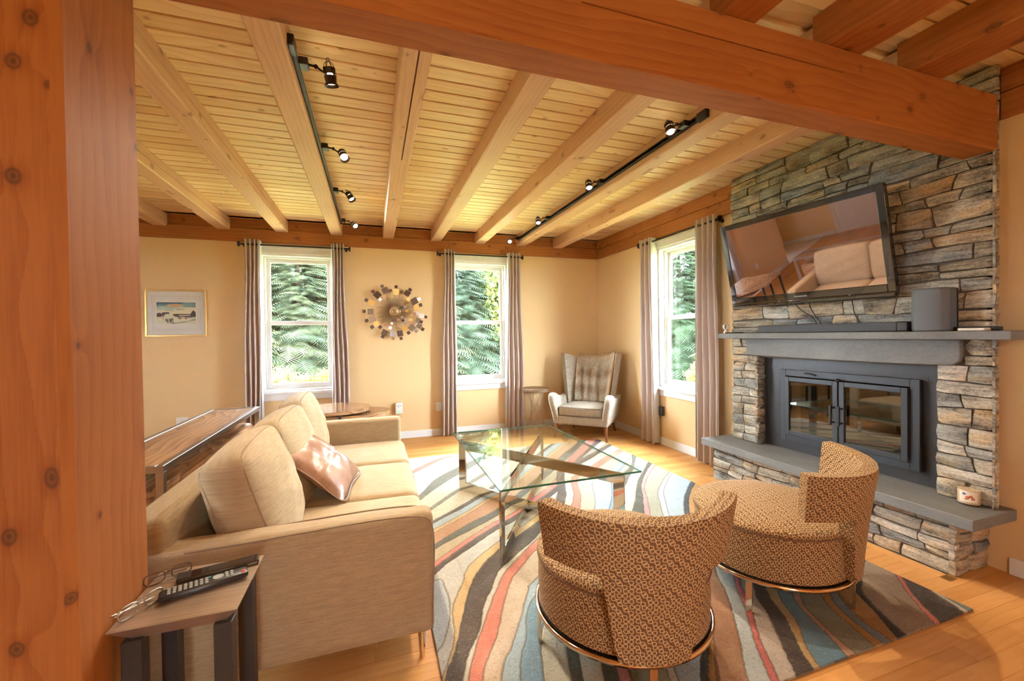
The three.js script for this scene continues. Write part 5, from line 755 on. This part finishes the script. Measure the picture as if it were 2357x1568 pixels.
// ---------------------------------------------------------------- track lights
{
  const lampM = mat({ color: lin(0.06, 0.045, 0.035), roughness: 0.32, metalness: 0.85 }), glow = mat({ color: lin(1, 0.9, 0.7), emissive: lin(1, 0.84, 0.60), emissiveIntensity: 9, roughness: 0.5 });
  const tracks = [{ x: -3.627, z0: 0.42, z1: 3.50, s: 1, side: 'on the joist nearer the sofa', heads: [[3.40, [0.12, -0.97, -0.22], 'hanging nearest the main beam'], [2.46, [0.25, -0.72, 0.62], 'second from the main beam'], [1.55, [0.45, -0.80, 0.30], 'third from the main beam'], [0.52, [0.35, -0.55, 0.72], 'nearest the window wall']] },
    { x: -1.343, z0: 0.16, z1: 3.56, s: -1, side: 'on the joist nearer the fireplace', heads: [[3.46, [-0.12, -0.90, 0.42], 'hanging nearest the main beam'], [2.42, [-0.15, -0.86, 0.48], 'second from the main beam'], [1.25, [-0.15, -0.84, 0.52], 'third from the main beam'], [0.22, [-0.25, -0.60, 0.75], 'nearest the window wall']] }];
  for (const T of tracks) {
    const t = thing('light_track', 'black lighting track ' + T.side, 'light track'); part('rail', [rbx(T.x - 0.011, T.x + 0.011, 2.672, 2.708, T.z0, T.z1, 0.003)], M.iron, t); part('end_feed', rbx(T.x - 0.014, T.x + 0.014, 2.664, 2.716, T.z1 - 0.01, T.z1 + 0.07, 0.003), M.black, t); part('contact_strip', bx(T.x + T.s * 0.0105, T.x + T.s * 0.0125, 2.684, 2.696, T.z0 + 0.02, T.z1 - 0.02), M.steel, t);
    for (const [z, dir, where] of T.heads) {
      const o = thing('track_spotlight', 'small dark bronze spotlight ' + where + ', track ' + T.side, 'spotlight', [T.x, 2.69, z], 0, 'track spotlights'), d = V(...dir).normalize(), s = T.s;
      part('adapter', rbx(Math.min(0, s * 0.04) + s * 0.012, Math.max(0, s * 0.04) + s * 0.012, -0.018, 0.018, -0.03, 0.03, 0.003), M.black, o);
      const el = V(s * 0.085, -0.004, 0), c = V(s * 0.150, -0.045, 0.012);
      part('arm', [rod(V(s * 0.05, 0, 0), el, 0.006), new THREE.SphereGeometry(0.011, 10, 8).translate(el.x, el.y, el.z), rod(el, V(s * 0.122, -0.03, 0.008), 0.005)], lampM, o);
      const place = (g) => g.applyQuaternion(new THREE.Quaternion().setFromUnitVectors(V(0, -1, 0), d)).translate(c.x, c.y, c.z);
      part('body', [place(smoothN(ng(lathe([[0.024, 0.008], [0.0275, 0.006], [0.029, 0.034], [0.026, 0.036], [0.025, 0.034], [0.024, 0.008]], 28)), 0.6)), place(smoothN(ng(lathe([[0.0255, -0.036], [0.029, -0.003], [0.0275, -0.001], [0.024, -0.004], [0.0235, -0.034], [0.0255, -0.036]], 28)), 0.6)), place(smoothN(ng(lathe([[0.028, -0.034], [0.034, -0.043], [0.034, -0.046], [0.026, -0.036]], 28)), 0.6)), ...[0, 1, 2].map((k) => place(rod(V(0.027 * Math.cos(k * 2.1), -0.004, 0.027 * Math.sin(k * 2.1)), V(0.027 * Math.cos(k * 2.1), 0.009, 0.027 * Math.sin(k * 2.1)), 0.002, 5)))], lampM, o);
      part('cage', [0, 1, 2].map((k) => place(tube([V(0.026 * Math.cos(k * 1.05), 0.034, 0.026 * Math.sin(k * 1.05)), V(0.017 * Math.cos(k * 1.05), 0.056, 0.017 * Math.sin(k * 1.05)), V(0, 0.066, 0), V(-0.017 * Math.cos(k * 1.05), 0.056, -0.017 * Math.sin(k * 1.05)), V(-0.026 * Math.cos(k * 1.05), 0.034, -0.026 * Math.sin(k * 1.05))], 0.0016, 16, 5))).concat([place(new THREE.TorusGeometry(0.007, 0.0018, 6, 14).translate(0, 0.072, 0))]), lampM, o);
      part('bulb', [place(lathe([[0.001, -0.033], [0.0225, -0.032], [0.021, -0.012], [0.012, 0.012], [0.001, 0.02]], 20))], glow, o);
      const l = new THREE.SpotLight(HALOGEN, SPOT_CD, 0, 0.86, 0.8, 2); l.position.set(c.x, c.y, c.z).addScaledVector(d, 0.050); l.target.position.copy(l.position).addScaledVector(d, 1); l.castShadow = true; l.shadow.radius = 1.0; o.add(l, l.target);
    }
  }
}
// warm chandelier in the dining end behind the camera; its bulbs show in the chrome rings and the spectacle lenses
{
  const o = thing('chandelier', 'iron chandelier with warm bulbs in the dining end', 'chandelier', [-2.9, 0, 7.35]);
  part('stem', [rod(V(0, 2.05, 0), V(0, 2.76, 0), 0.01), cyl(0.06, 0.06, 0.025, 0, 2.752, 0, 20)], M.iron, o);
  const bg = mat({ color: lin(1, 0.85, 0.6), emissive: lin(1, 0.70, 0.38), emissiveIntensity: 14, roughness: 0.6 });
  for (let k = 0; k < 5; k++) {
    const a = k / 5 * 6.283, x = 0.36 * Math.cos(a), z = 0.36 * Math.sin(a);
    part('arm', tube([V(0, 2.08, 0), V(x * 0.5, 1.98, z * 0.5), V(x, 2.05, z)], 0.008, 16, 6), M.iron, o); part('candle_sleeve', cyl(0.013, 0.013, 0.07, x, 2.085, z, 12), M.white, o);
    part('bulb', new THREE.SphereGeometry(0.03, 16, 12).scale(1, 1.3, 1).translate(x, 2.155, z), bg, o);
    const l = new THREE.PointLight(WARM, BULB_CD, 0, 2); l.position.set(x, 2.155, z); l.castShadow = true; l.shadow.radius = 1.5; o.add(l);
  }
}
// ---------------------------------------------------------------- outdoors
const GY = -0.45, FD = 0.46;
{
  const gt = dataTex(512, 512, (u, v, o) => { const n = fbm(u, v, 40, 40, 3, 700), m = fbm(u, v, 5, 5, 3, 701); o[0] = lerp(0.14, 0.34, n * 0.6 + m * 0.5); o[1] = lerp(0.17, 0.33, n * 0.6 + m * 0.4); o[2] = lerp(0.045, 0.12, n); });
  const g = new THREE.PlaneGeometry(70, 60, 1, 1).rotateX(-Math.PI / 2).translate(0, GY, -8); const uv = g.attributes.uv; for (let i = 0; i < uv.count; i++) uv.setXY(i, uv.getX(i) * 18, uv.getY(i) * 16);
  const lw = part('lawn', bx(-35, 35, GY - 0.3, GY, -38, 25), phys({ map: gt, roughness: 1, specularIntensity: 0, color: lin(0.75, 0.75, 0.75) }), scene); { const n = lw.geometry, p = n.attributes.position, u = n.attributes.uv; for (let i = 0; i < p.count; i++) u.setXY(i, p.getX(i) / 4, p.getZ(i) / 4); }
  tag(lw, 'dry green lawn outside the windows', 'lawn', null, 'structure');
  // conifer spray: a flat frond of needles
  const frond = (() => { const pos = [], nrm = []; const T = (a, b, c) => pos.push(...a, ...b, ...c); for (let k = 0; k < 11; k++) { const x = k / 10, l = 0.34 * Math.sin(Math.PI * (0.15 + 0.8 * x)) + 0.05; for (const s of [-1, 1]) T([x, -0.10 * x * x, 0], [x + 0.07, -0.1 * x * x - 0.01, 0.02 * s], [x + 0.20, -0.10 * x * x - 0.09, s * l]); } T([0, 0.02, -0.02], [0, 0.02, 0.02], [1.15, -0.12, 0]); const g = new THREE.BufferGeometry(); g.setAttribute('position', new THREE.Float32BufferAttribute(pos, 3)); g.computeVertexNormals(); return g; })();
  const leafG = (() => { const pos = []; const R = rng(31); for (let k = 0; k < 14; k++) { const c = V(R() - 0.5, R() - 0.5, R() - 0.5), a = V(R() - 0.5, R() - 0.5, R() - 0.5).normalize().multiplyScalar(0.22), b = V(R() - 0.5, R() - 0.5, R() - 0.5).normalize().multiplyScalar(0.12); const p = [c.clone().sub(a), c.clone().add(b), c.clone().add(a), c.clone().sub(b)]; for (const i of [0, 1, 2, 0, 2, 3]) pos.push(p[i].x, p[i].y, p[i].z); } const g = new THREE.BufferGeometry(); g.setAttribute('position', new THREE.Float32BufferAttribute(pos, 3)); g.computeVertexNormals(); return g; })();
  const needle = phys({ color: lin(1, 1, 1), roughness: 1, specularIntensity: 0, transmission: 0.3, thickness: 0, side: THREE.DoubleSide }), leafM = phys({ color: lin(1, 1, 1), roughness: 1, specularIntensity: 0, transmission: 0.4, thickness: 0, side: THREE.DoubleSide }), bark = phys({ color: lin(0.04, 0.03, 0.022), roughness: 1, specularIntensity: 0 });
  const col = new THREE.Color(), m4 = new THREE.Matrix4(), q = new THREE.Quaternion(), e = new THREE.Euler(0, 0, 0, 'YXZ');
  function spruce(x, z, h, r, c0, c1, seed, lab) {
    const o = thing('spruce_tree', lab, 'tree', [x, GY, z], 0, 'spruces outside'), R = rng(seed), N = 4000, im = new THREE.InstancedMesh(frond, needle, N);
    part('trunk', rod(V(0, 0, 0), V(0, h * 0.97, 0), 0.14, 10, 0.02), bark, o);
    for (let i = 0; i < N; i++) { const t = Math.pow(R(), 1.25), y = 0.25 + t * (h - 0.3), rr = r * (1 - t * 0.93), a = R() * 6.283, k = 0.35 + 0.65 * Math.sqrt(R()), L = (0.6 + 0.6 * R()) * (0.34 + rr * 0.24); q.setFromEuler(e.set((R() - 0.5) * 0.6, -a + (R() - 0.5) * 1.1, -0.18 - 0.25 * R() + 0.3 * t)); m4.compose(V(rr * k * Math.cos(a) * 0.75, y - 0.16 * k * rr, rr * k * Math.sin(a) * 0.75), q, V(L, L, L)); im.setMatrixAt(i, m4); const b = R(), d = FD * (0.7 + 0.6 * R()); im.setColorAt(i, col.setRGB(lerp(c0[0], c1[0], b) * d, lerp(c0[1], c1[1], b) * d, lerp(c0[2], c1[2], b) * d)); }
    im.name = 'foliage'; im.userData.kind = 'stuff'; o.add(im);
  }
  function bushy(name, cat, x, z, y, rx, ry, c0, c1, seed, N, L0, lab, trunk, grp) {
    const o = thing(name, lab, cat, [x, GY, z], 0, grp), R = rng(seed), im = new THREE.InstancedMesh(leafG, leafM, N);
    if (trunk) part('trunk', rod(V(0, 0, 0), V(0, y, 0), 0.10, 8, 0.05), bark, o); else part('stem', [0, 1, 2].map((k) => rod(V(0, 0, 0), V(0.2 * Math.cos(k * 2), y * 0.9, 0.2 * Math.sin(k * 2)), 0.015, 6)), bark, o);
    for (let i = 0; i < N; i++) { const u = R() * 2 - 1, a = R() * 6.283, k = Math.pow(R(), 0.4), s = Math.sqrt(1 - u * u), lump = 0.8 + 0.3 * Math.sin(5 * a + 3 * u) * Math.sin(4 * u + a); q.setFromEuler(e.set(R() * 6, R() * 6, R() * 6)); const L = L0 * (0.6 + 0.8 * R()); m4.compose(V(rx * k * s * Math.cos(a) * lump, y + ry * k * u * lump, rx * k * s * Math.sin(a) * lump), q, V(L, L, L)); im.setMatrixAt(i, m4); const b = R(), d = FD * (0.7 + 0.6 * R()); im.setColorAt(i, col.setRGB(lerp(c0[0], c1[0], b) * d, lerp(c0[1], c1[1], b) * d, lerp(c0[2], c1[2], b) * d)); }
    im.name = 'foliage'; im.userData.kind = 'stuff'; o.add(im);
  }
  const G0 = [0.082, 0.120, 0.076], G1 = [0.19, 0.215, 0.115], Y1 = [0.34, 0.30, 0.11];
  spruce(-5.6, -9.5, 6.4, 2.3, G0, G1, 1, 'tall green spruce seen through the window behind the sofa');
  spruce(-7.6, -8.2, 6.0, 2.2, G0, [0.24, 0.24, 0.10], 2, 'yellowish spruce at the edge of the window behind the sofa');
  spruce(-3.6, -11.5, 7.4, 2.5, G0, G1, 3, 'spruce standing behind the shrubs outside the window wall');
  spruce(-0.4, -10.0, 6.6, 2.4, G0, [0.12, 0.17, 0.11], 4, 'dark spruce seen through the window by the wire table');
  spruce(-9.8, -10.5, 7.0, 2.4, G0, G1, 5, 'spruce far along the window wall side');
  spruce(4.4, -11.8, 7.0, 2.5, G0, G1, 6, 'spruce at the corner of the garden');
  spruce(7.2, -7.0, 6.8, 2.4, G0, [0.12, 0.19, 0.10], 7, 'tall spruce seen through the window by the chimney');
  spruce(9.4, -9.2, 7.4, 2.6, G0, G1, 8, 'spruce behind the tall one outside the chimney side window');
  spruce(8.2, -3.8, 6.4, 2.4, G0, G1, 9, 'spruce outside the chimney side of the house');
  spruce(-6.4, -14.5, 8.5, 3.0, G0, G1, 10, 'far spruce behind the yellowish one');
  spruce(-4.6, -13.0, 8.6, 2.8, G0, G1, 11, 'spruce in the back row behind the window wall');
  spruce(-2.0, -9.2, 7.2, 2.3, G0, G1, 12, 'spruce outside between the two windows');
  spruce(0.9, -13.5, 9.0, 3.0, G0, G1, 13, 'tall far spruce behind the leafy maple');
  spruce(3.4, -9.0, 6.8, 2.3, G0, G1, 14, 'spruce right of the leafy maple');
  spruce(6.4, -10.0, 7.6, 2.6, G0, G1, 15, 'spruce in the corner row towards the chimney side');
  spruce(11.0, -6.5, 8.4, 3.0, G0, G1, 16, 'far spruce seen past the tall one by the chimney side window');
  spruce(8.8, -6.2, 7.0, 2.4, G0, [0.14, 0.20, 0.11], 17, 'bushy spruce close behind the tall one by the chimney side window');
  bushy('maple_tree', 'tree', 1.75, -10.2, 2.6, 1.9, 2.7, [0.12, 0.19, 0.06], [0.32, 0.32, 0.10], 21, 1700, 0.5, 'leafy yellow green maple seen through the window by the wire table', true);
  bushy('maple_tree', 'tree', -1.6, -15.0, 3.2, 2.6, 3.2, [0.14, 0.20, 0.07], [0.30, 0.28, 0.10], 22, 1300, 0.6, 'far leafy maple between the spruces', true);
  bushy('maple_tree', 'tree', -9.0, -15.5, 4.0, 3.0, 3.6, [0.30, 0.26, 0.07], Y1, 23, 1300, 0.65, 'golden maple far behind the spruces', true);
  bushy('garden_shrub', 'shrub', -5.30, -4.6, 0.58, 0.75, 0.62, [0.26, 0.26, 0.08], [0.46, 0.36, 0.16], 31, 900, 0.17, 'pale yellow pink shrub under the window behind the sofa', false);
  bushy('garden_shrub', 'shrub', -4.30, -4.4, 0.56, 0.42, 0.58, [0.22, 0.30, 0.04], [0.50, 0.48, 0.10], 32, 700, 0.15, 'bright yellow green shrub under the window behind the sofa', false);
  bushy('garden_shrub', 'shrub', 5.2, -3.2, 0.5, 0.6, 0.6, [0.20, 0.24, 0.06], [0.40, 0.34, 0.12], 33, 700, 0.17, 'low yellow green shrub outside the chimney side window', false);
}
renderer.render(scene, camera);
